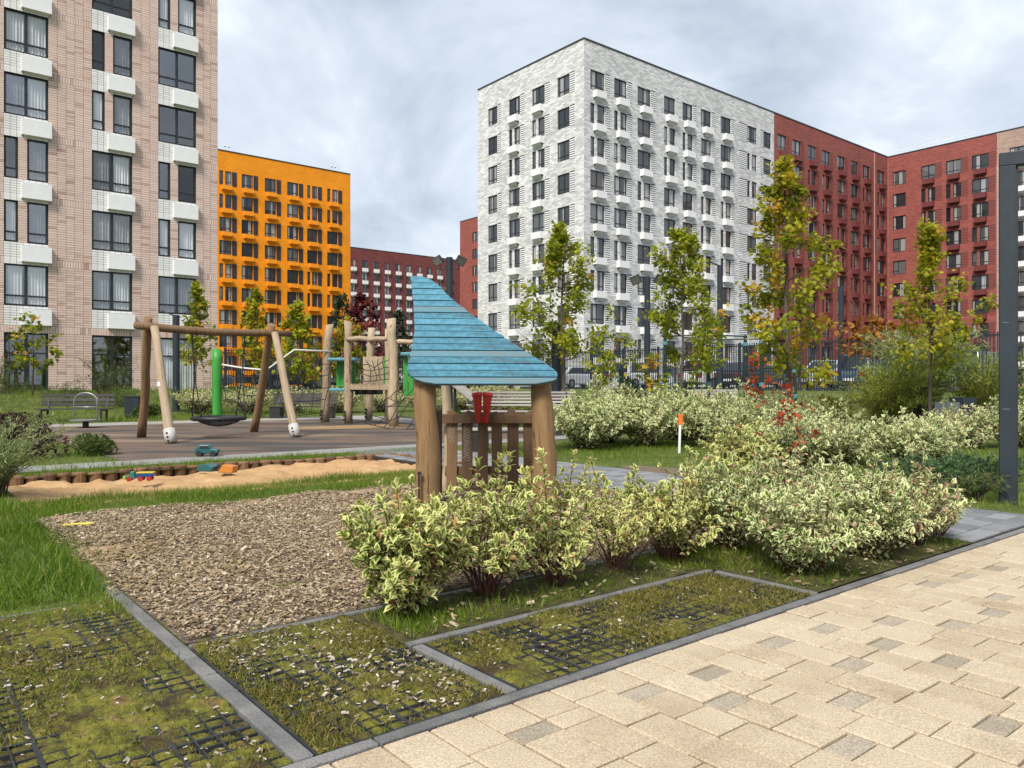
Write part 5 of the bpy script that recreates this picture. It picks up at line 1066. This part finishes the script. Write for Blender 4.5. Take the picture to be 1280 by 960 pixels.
for sgn in (-1, 1):
    top = sc_+bd*sgn*.66; top.z = 2.50; mid = sc_+bd*sgn*.60; mid.z = 1.55
    mb = MB(); mb.tube([top, mid], .016, 6); mb.lathe([(.03, -.03), (.035, 0), (.03, .03)], 8, mid)
    for q in (-.42, .42):
        an = math.atan2(bd.y, bd.x)+(0 if sgn > 0 else math.pi)+q; e = Vector((sc_.x+.6*math.cos(an), sc_.y+.6*math.sin(an), sc_.z+.05)); mb.tube([mid, e], .014, 6); mb.lathe([(.022, -.05), (.026, 0), (.022, .05)], 8, e+Vector((0, 0, .06)))
    mb.build('rope', m_black, sw, off=so)

# ================================================================ CLIMBING NET WITH GREEN POLE, PLAY TOWER
m_green = mat('green_paint', [(0.3, (0.035, 0.22, 0.035)), (0.7, (0.055, 0.30, 0.05))], scale=2, stretch=(3, 3, .6), rough=.45)
m_teal = mat('teal_cap', [(0.3, (0.06, 0.20, 0.25)), (0.7, (0.09, 0.27, 0.33))], scale=3, rough=.5)
m_rope = mat('black_rope', [(0.3, (0.015, 0.015, 0.017)), (0.7, (0.03, 0.03, 0.033))], scale=20, rough=.8)
m_palerope = mat('pale_rope', [(0.3, (0.55, 0.53, 0.49)), (0.7, (0.68, 0.66, 0.62))], scale=20, rough=.8)
cl = thing('climbing_net', 'bright green pole with a black climbing net and pale top rope behind the swing', 'climbing net', (-9.65, 25.6, 0)); co_ = (-9.65, 25.6, 0)
post('pole', (-9.65, 25.6, 0), (-9.68, 25.6, 2.42), .165, .158, m_green, cl, co_, 16, seed=21, cut=.06)
P0, P1, P2, P3 = Vector((-9.6, 25.6, 1.95)), Vector((-8.0, 25.4, 1.75)), Vector((-7.15, 25.6, 2.42)), Vector((-6.1, 26.4, 2.40))
mb = MB(); mb.tube([P0, P0.lerp(P1, .5)-Vector((0, 0, .03)), P1, P1.lerp(P2, .5), P2, P3], .03, 8); mb.build('top_rope', m_palerope, cl, smooth=True, off=co_)
mb = MB(); bot = [Vector((-9.2, 25.3, .55)), Vector((-8.1, 24.8, .25)), Vector((-7.1, 25.0, .25)), Vector((-6.3, 26.0, .35))]; tops = [P0, P1, P2, P3]
def grid_net(mb, tops, bots, n, rows, r=.013, sag=.06):
    tp = np.array([list(t) for t in tops]); bp = np.array([list(t) for t in bots]); s = np.linspace(0, len(tops)-1, n)
    g = np.random.default_rng(n); ptsr = []
    for j in range(rows+1):
        f = j/rows; row = []
        for q in s: k = min(int(q), len(tops)-2); a = tp[k]+(tp[k+1]-tp[k])*(q-k); b = bp[k]+(bp[k+1]-bp[k])*(q-k); p = a+(b-a)*f+g.normal(0, sag*.6, 3)*(0 < f < 1); row.append(Vector(p))
        ptsr.append(row)
    for j in range(rows+1):
        if 0 < j: mb.tube(ptsr[j], r, 5)
    for i in range(n): mb.tube([ptsr[j][i] for j in range(rows+1)], r, 5)
grid_net(mb, tops, bot, 9, 5); mb.build('rope_net', m_rope, cl, off=co_)
pt = thing('play_tower', 'pale log play tower with green side panels, rope rails and a sagging net', 'play tower', (-4.7, 24.4, 0)); po = (-4.7, 24.4, 0)
post('post', (-6.33, 26.5, 0), (-6.17, 26.4, 3.30), .155, .13, m_palewood, pt, po, seed=31, cut=.18, wob=.03); post('post', (-5.38, 25.6, 0), (-5.36, 25.5, 3.36), .135, .125, m_palewood, pt, po, seed=32, cut=-.15, wob=.02)
post('post', (-5.12, 27.9, 0), (-5.02, 27.9, 3.30), .14, .13, m_palewood, pt, po, seed=33, cut=.1); post('post', (-3.62, 23.85, 0), (-3.68, 23.8, 3.28), .15, .14, m_palewood, pt, po, seed=34, cut=.16, wob=.03); post('post', (-4.05, 25.6, 0), (-4.05, 25.6, 3.1), .13, .12, m_palewood, pt, po, seed=35)
for a, b in (((-5.36, 25.5, 2.75), (-3.68, 23.85, 2.72)), ((-5.0, 27.8, 2.85), (-4.0, 25.6, 2.80)), ((-4.0, 25.5, 2.62), (-2.6, 24.4, 2.70))): post('rail', a, b, .085, .075, m_palewood, pt, po, seed=36, wob=.02)
for i in range(9): mb = MB(); f = i/9; p = Vector((-5.3, 25.5, 1.28)).lerp(Vector((-3.7, 23.9, 1.28)), f); mb.beam(p, p+Vector((1.0, 1.5, 0)), .19, .05); mb.build('deck_board', m_palewood, pt, off=po)
mb = MB(); mb.beam((-5.35, 25.55, 1.19), (-3.65, 23.85, 1.19), .09, .14); mb.beam((-4.2, 27, 1.15), (-2.7, 25.4, 1.15), .09, .14); mb.build('deck_joist', m_palewood, pt, off=po)
for i in range(4): mb = MB(); x = -5.9+.19*i; mb.box(x, x+.17, 26.2-i*.14, 26.24-i*.14, 1.2, 2.05); mb.build('green_panel', m_green, pt, off=po, bevel=.01)
for i in range(3): mb = MB(); x = -3.35+.17*i; mb.box(x, x+.15, 24.0-i*.05, 24.05-i*.05, .95-.0, 2.15); mb.build('green_panel', m_green, pt, off=po, bevel=.01)
for i in range(6): mb = MB(); x = -5.2+.2*i; mb.box(x, x+.18, 27.2-i*.12, 27.24-i*.12, 1.25, 2.25); mb.build('wall_board', m_palewood if i < 4 else m_green, pt, off=po)
for q in ((-6.05, -5.1, 25.5, 26.35, 2.06, 2.16), (-6.0, -5.2, 25.55, 26.3, 1.06, 1.16), (-3.4, -2.85, 23.75, 24.2, 2.16, 2.27)): mb = MB(); mb.box(*q); mb.build('teal_cap', m_teal, pt, off=po, bevel=.03)
mb = MB(); mb.box(-5.2, -4.4, 25.8, 26.6, .95, 1.12); mb.build('deck_block', m_black, pt, off=po)
mb = MB(); grid_net(mb, [(-5.3, 25.4, 2.2), (-4.5, 24.6, 2.0), (-3.75, 23.9, 2.2)], [(-5.2, 25.3, 1.35), (-4.3, 24.3, 1.4), (-3.75, 23.85, 1.45)], 8, 4, sag=.05)
grid_net(mb, [(-3.5, 23.7, 1.1), (-2.7, 23.5, 1.2), (-1.9, 23.4, 1.3)], [(-4.3, 22.8, .15), (-3.4, 22.3, -.0), (-2.2, 22.2, .05)], 7, 4, sag=.09); mb.build('rope_net', m_rope, pt, off=po)
for k in range(3):
    for q in ((-6.42, 26.34), (-5.46, 25.46), (-5.2, 27.8)): mb = MB(); mb.box(q[0]-.05, q[0]+.02, q[1]-.06, q[1], .1+.13*k, .17+.13*k); mb.build('bolt', m_black, pt, off=po)
# ================================================================ BENCHES
def bench(name, label, loc, rz, L, m_s, m_f, nback=4, nseat=4, hs=.46, hb=.9, d=.55, rec=.28, blk=False, bw=.045):
    b = thing(name, label, 'bench', loc, rz)
    for i in range(nback):
        z = hs+.13+(hb-hs-.13)*i/(max(1, nback-1)); y = d*.5+rec*(z-hs)*.8; mb = MB(); mb.box(-L/2, L/2, -.018, .018, -bw, bw); mb.build('back_slat', m_s, b, loc=(0, y, z), rot=(-.25, 0, 0), bevel=.006)
    for i in range(nseat): mb = MB(); y = -d/2+.06+(d-.12)*i/(nseat-1); mb.box(-L/2, L/2, y-.05, y+.05, hs-.035, hs); mb.build('seat_slat', m_s, b, bevel=.006)
    for sx in (-L/2+.25, L/2-.25):
        mb = MB()
        if blk: mb.box(sx-.2, sx+.2, -d/2+.04, d/2-.04, -.3, hs-.04)
        else: mb.box(sx-.03, sx+.03, -d/2+.02, -d/2+.07, -.3, hs-.04); mb.box(sx-.03, sx+.03, d/2-.07, d/2-.02, -.3, hs-.04); mb.box(sx-.03, sx+.03, -d/2+.07, d/2-.07, hs-.085, hs-.04)
        mb.beam((sx, d/2-.03, hs-.05), (sx, d*.5+rec*(hb-hs)*.8+.03, hb+.02), .05, .05); mb.build('leg', m_f, b)
    return b
m_dkslat = mat('grey_bench_wood', [(0.3, (0.028, 0.025, 0.024)), (0.7, (0.055, 0.05, 0.048))], scale=2, stretch=(.5, 8, 8), rough=.7, obj_rand=.3)
m_ltslat = mat('pale_bench_wood', [(0.3, (0.22, 0.20, 0.185)), (0.7, (0.36, 0.335, 0.31))], scale=2, stretch=(.5, 8, 8), rough=.7, obj_rand=.3)
m_steel = mat('galvanised_steel', [(0.3, (0.24, 0.245, 0.25)), (0.7, (0.34, 0.345, 0.35))], scale=3, rough=.4, metal=.6)
bench('bench', 'dark bench with light steel frame near the pink house at the left', (-15.1, 26.9, 0), .10, 2.45, m_dkslat, m_black, nback=3, bw=.055)
b2 = bench('bench', 'long dark slatted bench before the hedge behind the right swing leg', (-7.95, 29.6, 0), -.05, 2.5, m_dkslat, m_black, nback=4, blk=True)
bench('bench', 'pale slatted bench with a reclined back seen under the blue roof', (.15, 20.2, .15), -.14, 2.9, m_ltslat, m_black, nback=5, nseat=5, rec=1.5, hb=.92, bw=.027, blk=True)
bench('bench', 'pale slatted bench in front of the fence by the workout bars', (7.05, 28.5, float(hgt(7.05, 28.5))), 0, 2.6, m_ltslat, m_black)
bench('bench', 'low bench with a white edge seen through the playhouse slats', (-.05, 15.0, 0), .05, 1.7, m_ltslat, m_black, nback=1, nseat=4, hb=.6, hs=.45, blk=True)
# sloping exercise boards
def board(label, a, b, m):
    o = thing('exercise_board', label, 'exercise board', (a[0], a[1], float(hgt(a[0], a[1])))); off2 = tuple(o.location)
    mb = MB(); mb.beam(a, b, .42, .05); mb.build('board', m, o, off=off2); mb = MB()
    for p in (a, b): mb.tube([(p[0], p[1], float(hgt(p[0], p[1]))-.2), p], .04, 8)
    mb.build('support', m_black, o, off=off2)
board('sloping pale exercise board right of the leftmost maple', (2.55, 24.2, .90), (3.55, 25.2, 1.42), m_ltslat)
board('sloping pale board beside the red funnel under the blue roof', (-1.55, 21.2, 1.32), (-.95, 20.8, .86), m_ltslat)
# carousel, litter bin, planters, stake
ca = thing('carousel', 'small round steel carousel with a hoop handle beside the left bench', 'carousel', (-12.6, 23.05, 0))
mb = MB(); mb.lathe([(.09, 0), (.08, .2)], 12); mb.build('base', m_black, ca); mb = MB(); mb.lathe([(.30, .20), (.42, .22), (.42, .25), (.1, .26)], 24); mb.build('platform', m_steel, ca, smooth=False)
mb = MB(); mb.tube([(-.34, 0, .24), (-.34, 0, .8)]+[(-.34*math.cos(t), 0, .8+.24*math.sin(t)) for t in np.linspace(.2, 2.94, 9)]+[(.34, 0, .8), (.34, 0, .24)], .021, 8); mb.tube([(-.34, 0, .62), (.34, 0, .62)], .018, 8); mb.build('handle', m_steel, ca, smooth=True)
m_slate = mat('slate_blue_metal', [(0.3, (0.016, 0.025, 0.034)), (0.7, (0.025, 0.036, 0.047))], scale=1.2, rough=.55, fine=(9, .12), bump=.03)
bn = thing('litter_bin', 'dark square litter bin before the pink house, left of the swing', 'litter bin', (-14.4, 29.6, 0), .3)
mb = MB(); mb.box(-.25, .25, -.2, .2, .04, .80); mb.build('body', m_slate, bn, bevel=.02); mb = MB(); mb.box(-.27, .27, -.22, .22, .80, .86); mb.build('lid', m_black, bn, bevel=.02); mb = MB(); mb.box(-.2, .2, -.16, .16, -.02, .04); mb.build('plinth', m_black, bn)
m_planter = mat('planter_grey', [(0.3, (0.085, 0.10, 0.115)), (0.7, (0.13, 0.15, 0.165))], scale=2, rough=.7, fine=(30, .15))
for (x, y, h, w, m, l) in ((10.1, 18.1, .88, .36, m_planter, 'pale grey square planter beside the thin maple trunk'), (10.75, 18.6, .98, .40, m_slate, 'darker taller planter right of the pale grey one')):
    pl = thing('planter', l, 'planter', (x, y, float(hgt(x, y))), .3); mb = MB()
    for a, b, c_, d_ in ((-w/2, w/2, -w/2, -w/2+.03), (-w/2, w/2, w/2-.03, w/2), (-w/2, -w/2+.03, -w/2+.03, w/2-.03), (w/2-.03, w/2, -w/2+.03, w/2-.03)): mb.box(a, b, c_, d_, 0, h)
    mb.build('box', m, pl); mb = MB(); mb.box(-w/2+.03, w/2-.03, -w/2+.03, w/2-.03, 0, h-.08); mb.build('soil', m_soil, pl)
ps = thing('seat_slab', 'low slab seat with a pale top right of the grey planters', 'seat', (11.5, 17.7, 0), .2); mb = MB(); mb.box(-.45, .45, -.2, .2, .60, .68); mb.build('top', m_whitemetal, ps, bevel=.01); mb = MB(); mb.box(-.38, .38, -.15, .15, 0, .60); mb.build('base', m_black, ps)
m_orp = mat('orange_paint', [(0.3, (0.62, 0.13, 0.02)), (0.7, (0.75, 0.18, 0.03))], scale=8, rough=.6)
st = thing('marker_stake', 'white stake with an orange tip stuck in the lawn before the hedge', 'stake', (3.15, 14.7, 0))
mb = MB(); mb.box(-.021, .021, -.021, .021, -.1, .55); mb.build('stake', m_whitemetal, st, rot=(0, .03, 0), bevel=.004); mb = MB(); mb.box(-.034, .046, -.026, .026, .53, .73); mb.build('tip', m_orp, st, rot=(0, .03, 0), bevel=.008)
# ================================================================ SLATE BLUE FRAME AT THE RIGHT
fr_ = thing('pergola_frame', 'tall slate blue steel frame whose post closes the right side of the picture', 'pergola', (5.525, 8.7, 0), -.50)
mb = MB(); mb.box(-.078, .078, -.07, .07, -.05, 3.72); mb.build('post', m_slate, fr_, bevel=.006); mb = MB(); mb.box(.08, .10, -.02, .06, -.05, 3.72); mb.build('flange', m_slate, fr_)
mb = MB(); mb.box(-.078, 3.6, -.07, .07, 3.724, 3.87); mb.build('beam', m_slate, fr_, bevel=.006); mb = MB(); mb.box(3.44, 3.6, -.07, .07, -.05, 3.72); mb.build('post', m_slate, fr_, bevel=.006)
mb = MB(); mb.box(-.05, .01, -.0725, -.07, 1.98, 1.984); mb.box(-.05, .02, -.0725, -.07, 1.02, 1.025); mb.build('scratch', m_steel, fr_)
# ================================================================ FENCES
def fence(label, u0, v0, u1, v1, zb, H=2.2, pitch=.125, post_every=2.5, limit=300):
    L = math.hypot(u1-u0, v1-v0); rz = TH+math.atan2(v1-v0, u1-u0); f = thing('fence', label, 'fence', (*W(u0, v0), zb), rz); n = int(L/pitch); x = 0; me = None
    while x <= L+.01: mb = MB(); mb.box(-.04, .04, -.04, .04, -.4, H+.05); mb.build('post', m_slate, f, loc=(x, 0, 0)); x += post_every
    for z in (.12, H-.12): mb = MB(); mb.box(.0, L, -.022, .022, z-.025, z+.025); mb.build('rail', m_slate, f)
    rest = MB(); b0 = MB(); b0.box(-.021, .021, -.05, -.023, .02, H); bm = b0.mesh('bar'); bm.materials.append(m_slate); cnt = 0
    for i in range(n):
        x = (i+.5)*pitch; wx = f.location.x+x*math.cos(rz); wy = f.location.y+x*math.sin(rz)
        if cnt < limit and in_view(wx, wy, 1.3, .68): obj('bar', bm, None, f, (x, 0, 0)); cnt += 1
        else: rest.box(x-.017, x+.017, -.05, -.023, .02, H)
    if rest.v: tag(rest.build('bar_run', m_slate, f), kind='stuff')
    return f
fence('long dark slate bar fence between the garden and the parked cars on the right', 32, 42, 32, -2, .98, H=2.25)
fence('dark slate bar fence along the car park behind the playground', 14.6, 42.4, 31.9, 42.4, .98, H=2.25)
# ================================================================ LAMPS
def flood(label, x, y, H, r=.085, scale=1.0):
    z = float(hgt(x, y)); l = thing('floodlight_mast', label, 'floodlight', (x, y, z)); mb = MB(); mb.lathe([(.16, -.1), (.16, .03), (r, .04), (r, H), (.02, H+.01)], 14); mb.build('mast', m_slate, l)
    for s in (-1, 1):
        mb = MB(); mb.tube([(s*r, 0, H-.38), (s*.3, -.02, H-.42), (s*.34, -.03, H-.22)], .022, 6); mb.build('bracket', m_black, l)
        mb = MB(); mb.box(-.17, .17, -.05, .06, -.15, .15); mb.box(-.15, .15, .06, .10, -.12, .12); h = mb.build('lamp_head', m_black, l, loc=(s*.40, -.04, H-.12), rot=(.55, s*.35, s*.5), bevel=.012)
        mb = MB(); mb.box(-.15, .15, -.056, -.051, -.13, .13); mb.build('lens', m_steel, h)
    return l
flood('dark floodlight mast with two heads rising behind the blue playhouse roof', -2.15, 26.8, 5.65, r=.115)
flood('dark floodlight mast with two heads between the first two maples', 4.6, 26.5, 4.95, r=.10)
def lampost(label, x, y, H, r, arm, zb=None):
    z = float(hgt(x, y)) if zb is None else zb; l = thing('street_lamp', label, 'lamp post', (x, y, z)); mb = MB(); mb.lathe([(r*1.8, -.1), (r*1.8, .04), (r, .05), (r, H), (.01, H+.01)], 12); mb.build('mast', m_slate, l)
    if arm: mb = MB(); mb.beam((0, 0, H-.05), (arm, 0, H+.18), .10, .05); mb.build('lamp_arm', m_slate, l)
    return l
lampost('dark square lamp post with a short slanted arm against the pink house', -14.0, 32.5, 4.0, .14, -.6)
lampost('dark lamp post with a flat head behind the right part of the second maple', 9.6, 36.0, 5.8, .13, -.5); lampost('plain dark mast right beside the leftmost maple trunk', 1.3, 22.9, 3.1, .14, 0)
lampost('small lamp post in front of the red block, left of the orange rowan', 15.6, 37.0, 4.9, .12, .4)
# ================================================================ WORKOUT BARS
wk = thing('workout_bars', 'dark green workout bar frame with teal collars before the fence', 'workout bars', (7, 25, 0)); wo_ = (7, 25, 0)
m_dkgreen = mat('dark_green_metal', [(0.3, (0.012, 0.028, 0.024)), (0.7, (0.02, 0.04, 0.035))], scale=3, rough=.45)
pts = [(4.95, 25.2, 2.9), (6.2, 24.6, 2.95), (7.6, 25.4, 2.85), (7.75, 24.2, 2.9), (8.85, 24.4, 1.95), (3.3, 23.6, 1.75)]
for x, y, h in pts:
    mb = MB(); mb.lathe([(.06, -.1), (.06, h), (.02, h+.02)], 12); p = mb.build('post', m_dkgreen, wk, loc=(x-7, y-25, float(hgt(x, y)))); mb = MB()
    for z in (h-.35, h*.42): mb.lathe([(.062, z), (.085, z+.01), (.085, z+.11), (.062, z+.12)], 12)
    mb.build('collar', m_teal, p)
for a, b, z in ((0, 1, 2.75), (1, 2, 2.75), (1, 3, 2.6), (2, 3, 1.5), (3, 4, 1.7)): mb = MB(); mb.tube([(pts[a][0], pts[a][1], z+.1), (pts[b][0], pts[b][1], z+.1)], .022, 8); mb.build('bar', m_dkgreen, wk, off=wo_)
# ================================================================ CARS
m_tyre = mat('tyre', [(0.3, (0.012, 0.012, 0.012)), (0.7, (0.02, 0.02, 0.02))], rough=.8); m_rim = mat('rim', [(0.3, (0.3, 0.3, 0.31)), (0.7, (0.4, 0.4, 0.41))], rough=.35, metal=.7)
m_carglass = mat('car_glass', [(0.3, (0.012, 0.014, 0.017)), (0.7, (0.02, 0.022, 0.026))], rough=.06, spec=.8); m_taill = mat('tail_light', [(0.3, (0.26, 0.012, 0.012)), (0.7, (0.32, 0.02, 0.015))], rough=.25); m_headl = mat('head_light', [(0.3, (0.5, 0.5, 0.5)), (0.7, (0.7, 0.7, 0.7))], rough=.2)
def paint(n, c):
    m = mat('car_paint_'+n, [(0.3, tuple(x*.96 for x in c)), (0.7, c)], scale=1, rough=.28, spec=.6); m.node_tree.nodes['Principled BSDF'].inputs['Coat Weight'].default_value = .5; return m
def car(label, x, y, rz, col, suv=False, cat='car'):
    z = float(hgt(x, y)); c = thing('parked_car', label, cat, (x, y, z), rz, 'cars parked beyond the fences'); k = 1.0; H = 1.68 if suv else 1.45; L = 4.5; wdt = 1.78
    low = [(-2.2, .32), (-2.25, .62), (-2.2, .92), (-1.2, .98), (1.15, .96), (2.05, .82), (2.24, .62), (2.2, .32), (1.85, .25), (-1.85, .25)]
    Mx = Matrix(((1, 0, 0, 0), (0, 0, 1, -wdt/2), (0, 1, 0, 0), (0, 0, 0, 1))); mb = MB(); mb.prism(low, 0, wdt, Mx); body = mb.build('body', col, c, bevel=.09)
    rt = [(-2.0, .95), (-1.78 if suv else -1.35, H), (.35, H), (1.25, .95)] if True else None; t2 = .16; mb = MB(); v = []
    for s in (-1, 1):
        for px, pz in rt: v.append((px, s*(wdt/2-.05-(t2 if pz > 1.2 else 0)), pz))
    mb.add(v, [(0, 1, 2, 3), (7, 6, 5, 4), (0, 4, 5, 1), (1, 5, 6, 2), (2, 6, 7, 3), (3, 7, 4, 0)]); mb.build('cabin', col, c, bevel=.05)
    mb = MB()
    def ins(q, f, o):
        q = [Vector(p) for p in q]; m = sum(q, Vector())/4; nrm = (q[1]-q[0]).cross(q[3]-q[0]).normalized(); q2 = [m+(p-m)*f+nrm*o for p in q]; mb.add(q2, [(0, 1, 2, 3)])
    ins([v[0], v[3], v[2], v[1]], .82, .012); ins([v[4], v[5], v[6], v[7]], .82, .012); ins([v[4], v[0], v[1], v[5]], .84, .012); ins([v[3], v[7], v[6], v[2]], .84, .012); mb.build('window', m_carglass, c)
    for sx in (-1.38, 1.38):
        for sy in (-1, 1):
            Mw = Matrix.Translation((sx, sy*(wdt/2-.10), .33)) @ Matrix.Rotation(math.pi/2, 4, 'X'); mb = MB(); q = MB(); q.lathe([(.20, -.11), (.31, -.11), (.335, -.07), (.335, .07), (.31, .11), (.20, .11)], 20); mb.add([Mw @ Vector(p) for p in q.v], q.f); wl = mb.build('wheel', m_tyre, c)
            mb = MB(); q = MB(); q.lathe([(.02, -.115), (.2, -.113), (.2, .113), (.02, .115)], 14); mb.add([Mw @ Vector(p) for p in q.v], q.f); mb.build('rim', m_rim, wl)
    for sy in (-1, 1):
        mb = MB(); mb.box(-2.275, -2.14, sy*.66-.17, sy*.66+.17, .66, .90); mb.build('tail_light', m_taill, c, bevel=.02); mb = MB(); mb.box(2.12, 2.255, sy*.62-.19, sy*.62+.19, .58, .74); mb.build('headlight', m_headl, c, bevel=.02)
    mb = MB(); mb.box(-2.268, -2.2, -.26, .26, .45, .57); mb.build('number_plate', m_whitemetal, c); mb = MB(); mb.box(-2.262, -2.1, -.8, .8, .28, .40); mb.build('bumper', m_black, c)
    return c
white, silver, dark, blue = paint('white', (.72, .73, .74)), paint('silver', (.36, .40, .44)), paint('black', (.02, .021, .024)), paint('blue', (.05, .09, .15))
def pk(px, uc, off_=0): # a car standing behind the fence on the row u = uc
    k = (px-640)/975; Z = uc/(k*CT+ST); return Z*k, Z
for i, (px, u, col, suv, dr, l) in enumerate([(612, 36, white, 1, 0, 'white car parked behind the fence corner, hidden by the blue roof'), (722, 36, white, 0, 0, 'white car behind the fence beside the leftmost maple trunk'), (800, 36, white, 1, 0, 'white car behind the fence at the right floodlight mast'), (893, 36, white, 1, 0, 'white car behind the fence left of the car with red tail lights'),
        (940, 35.6, dark, 0, 0, 'black car with red tail lights seen through the fence'), (1046, 35.8, silver, 0, .1, 'silver car behind the fence right of the tall maple'), (1090, 36, blue, 1, 0, 'dark blue car behind the fence, next to the silver one'), (1222, 36, dark, 1, 0, 'black car behind the fence right of the willow')]):
    x, y = pk(px, u+1.2); car(l, x, y, TH+dr, col, suv)
for u, v, col, suv, r, l in [(20, 46, dark, 1, 0, 'black car behind the left fence, between swing beam and green pole'), (25.0, 46, white, 1, 0, 'white van-like car behind the left fence seen through the climbing net'), (30, 46.2, white, 0, 0, 'white car behind the left fence by the play tower'), (16, 52, silver, 0, 0, 'silver car at the house corner behind the left fence')]:
    x, y = W(u, v); car(l, x, y, TH+r, col, suv)
# ================================================================ TOYS
def P_(n, c, rough=.35): return mat('toy_'+n, [(0.3, tuple(x*.85 for x in c)), (0.7, c)], scale=5, rough=rough)
ty, tb, tg, tr_, to_, tk = P_('yellow', (.72, .55, .05)), P_('blue', (.02, .06, .20)), P_('green', (.03, .18, .13)), P_('red', (.36, .03, .03)), P_('orange', (.50, .19, .04)), P_('teal', (.025, .11, .12))
t = thing('toy_truck', 'toy dump truck with green cab and blue bed lying on the sand', 'toy', (-4.9, 10.2, .035), .18); t.scale = (.66,)*3
mb = MB(); mb.prism([(-.02, .075), (.30, .075), (.34, .155), (-.02, .155)], -.08, .08, Matrix(((1, 0, 0, 0), (0, 0, 1, 0), (0, 1, 0, 0), (0, 0, 0, 1)))); bed = mb.build('bed', tb, t, bevel=.01)
mb = MB(); mb.box(.0, .32, -.085, .085, .157, .172); mb.build('bed_rim', ty, bed); mb = MB(); mb.prism([(-.21, .04), (-.03, .04), (-.03, .19), (-.11, .19), (-.14, .12), (-.21, .11)], -.075, .075, Matrix(((1, 0, 0, 0), (0, 0, 1, 0), (0, 1, 0, 0), (0, 0, 0, 1)))); mb.build('cab', tg, t, bevel=.012)
mb = MB(); mb.lathe([(.03, 0), (.035, .05), (.02, .09)], 10, (-.03, 0, .17)); mb.build('toy_driver', P_('brown', (.25, .09, .05)), t)
mb = MB(); mb.box(-.25, -.2, -.06, .06, .03, .10); mb.build('bumper', P_('lime', (.3, .5, .06)), t, bevel=.01)
for x in (-.13, .08, .24):
    for y in (-.085, .085): mb = MB(); q = MB(); q.lathe([(.02, -.02), (.048, -.02), (.048, .02), (.02, .02)], 14); Mw = Matrix.Translation((x, y, .045)) @ Matrix.Rotation(math.pi/2, 4, 'X'); mb.add([Mw @ Vector(p) for p in q.v], q.f); mb.build('wheel', tr_, t)
t = thing('toy_digger', 'teal and orange toy digger half sunk in the sand', 'toy', (-4.35, 11.35, -.0), -.25)
mb = MB(); mb.prism([(-.22, .03), (.02, .03), (.06, .10), (-.06, .15), (-.22, .11)], -.08, .08, Matrix(((1, 0, 0, 0), (0, 0, 1, 0), (0, 1, 0, 0), (0, 0, 0, 1)))); mb.build('body', tk, t, bevel=.015); mb = MB(); mb.tube([(.04, 0, .08), (.12, 0, .13), (.2, 0, .06)], .02, 8); mb.build('arm', m_black, t)
mb = MB(); mb.prism([(.12, .02), (.36, .02), (.38, .12), (.2, .14)], -.07, .07, Matrix(((1, 0, 0, 0), (0, 0, 1, 0), (0, 1, 0, 0), (0, 0, 0, 1)))); mb.build('bucket', to_, t, bevel=.012)
t = thing('toy_car', 'teal toy car on the grass edge behind the sandbox', 'toy', (-5.45, 13.95, .01), .1)
mb = MB(); mb.prism([(-.2, .05), (.2, .05), (.21, .12), (.1, .14), (.05, .21), (-.12, .21), (-.2, .13)], -.09, .09, Matrix(((1, 0, 0, 0), (0, 0, 1, 0), (0, 1, 0, 0), (0, 0, 0, 1)))); mb.build('body', tk, t, bevel=.02); mb = MB(); mb.prism([(-.1, .14), (.06, .14), (.03, .19), (-.09, .19)], -.094, .094, Matrix(((1, 0, 0, 0), (0, 0, 1, 0), (0, 1, 0, 0), (0, 0, 0, 1)))); mb.build('window', m_black, t)
for x in (-.12, .12):
    for y in (-.09, .09): mb = MB(); q = MB(); q.lathe([(.02, -.02), (.05, -.02), (.05, .02), (.02, .02)], 12); Mw = Matrix.Translation((x, y, .05)) @ Matrix.Rotation(math.pi/2, 4, 'X'); mb.add([Mw @ Vector(p) for p in q.v], q.f); mb.build('wheel', m_black, t)
t = thing('toy_shovel', 'yellow toy shovel lying on the wood chips', 'toy', (-3.9, 7.0, .03), .05)
mb = MB(); mb.tube([(-.05, 0, .012), (.10, .0, .014), (.13, .012, .02)], .011, 8); mb.build('handle', ty, t); mb = MB(); mb.prism([(-.12, -.03), (-.05, -.035), (-.05, .035), (-.12, .03), (-.14, 0)], .004, .012); mb.build('blade', ty, t, bevel=.002)
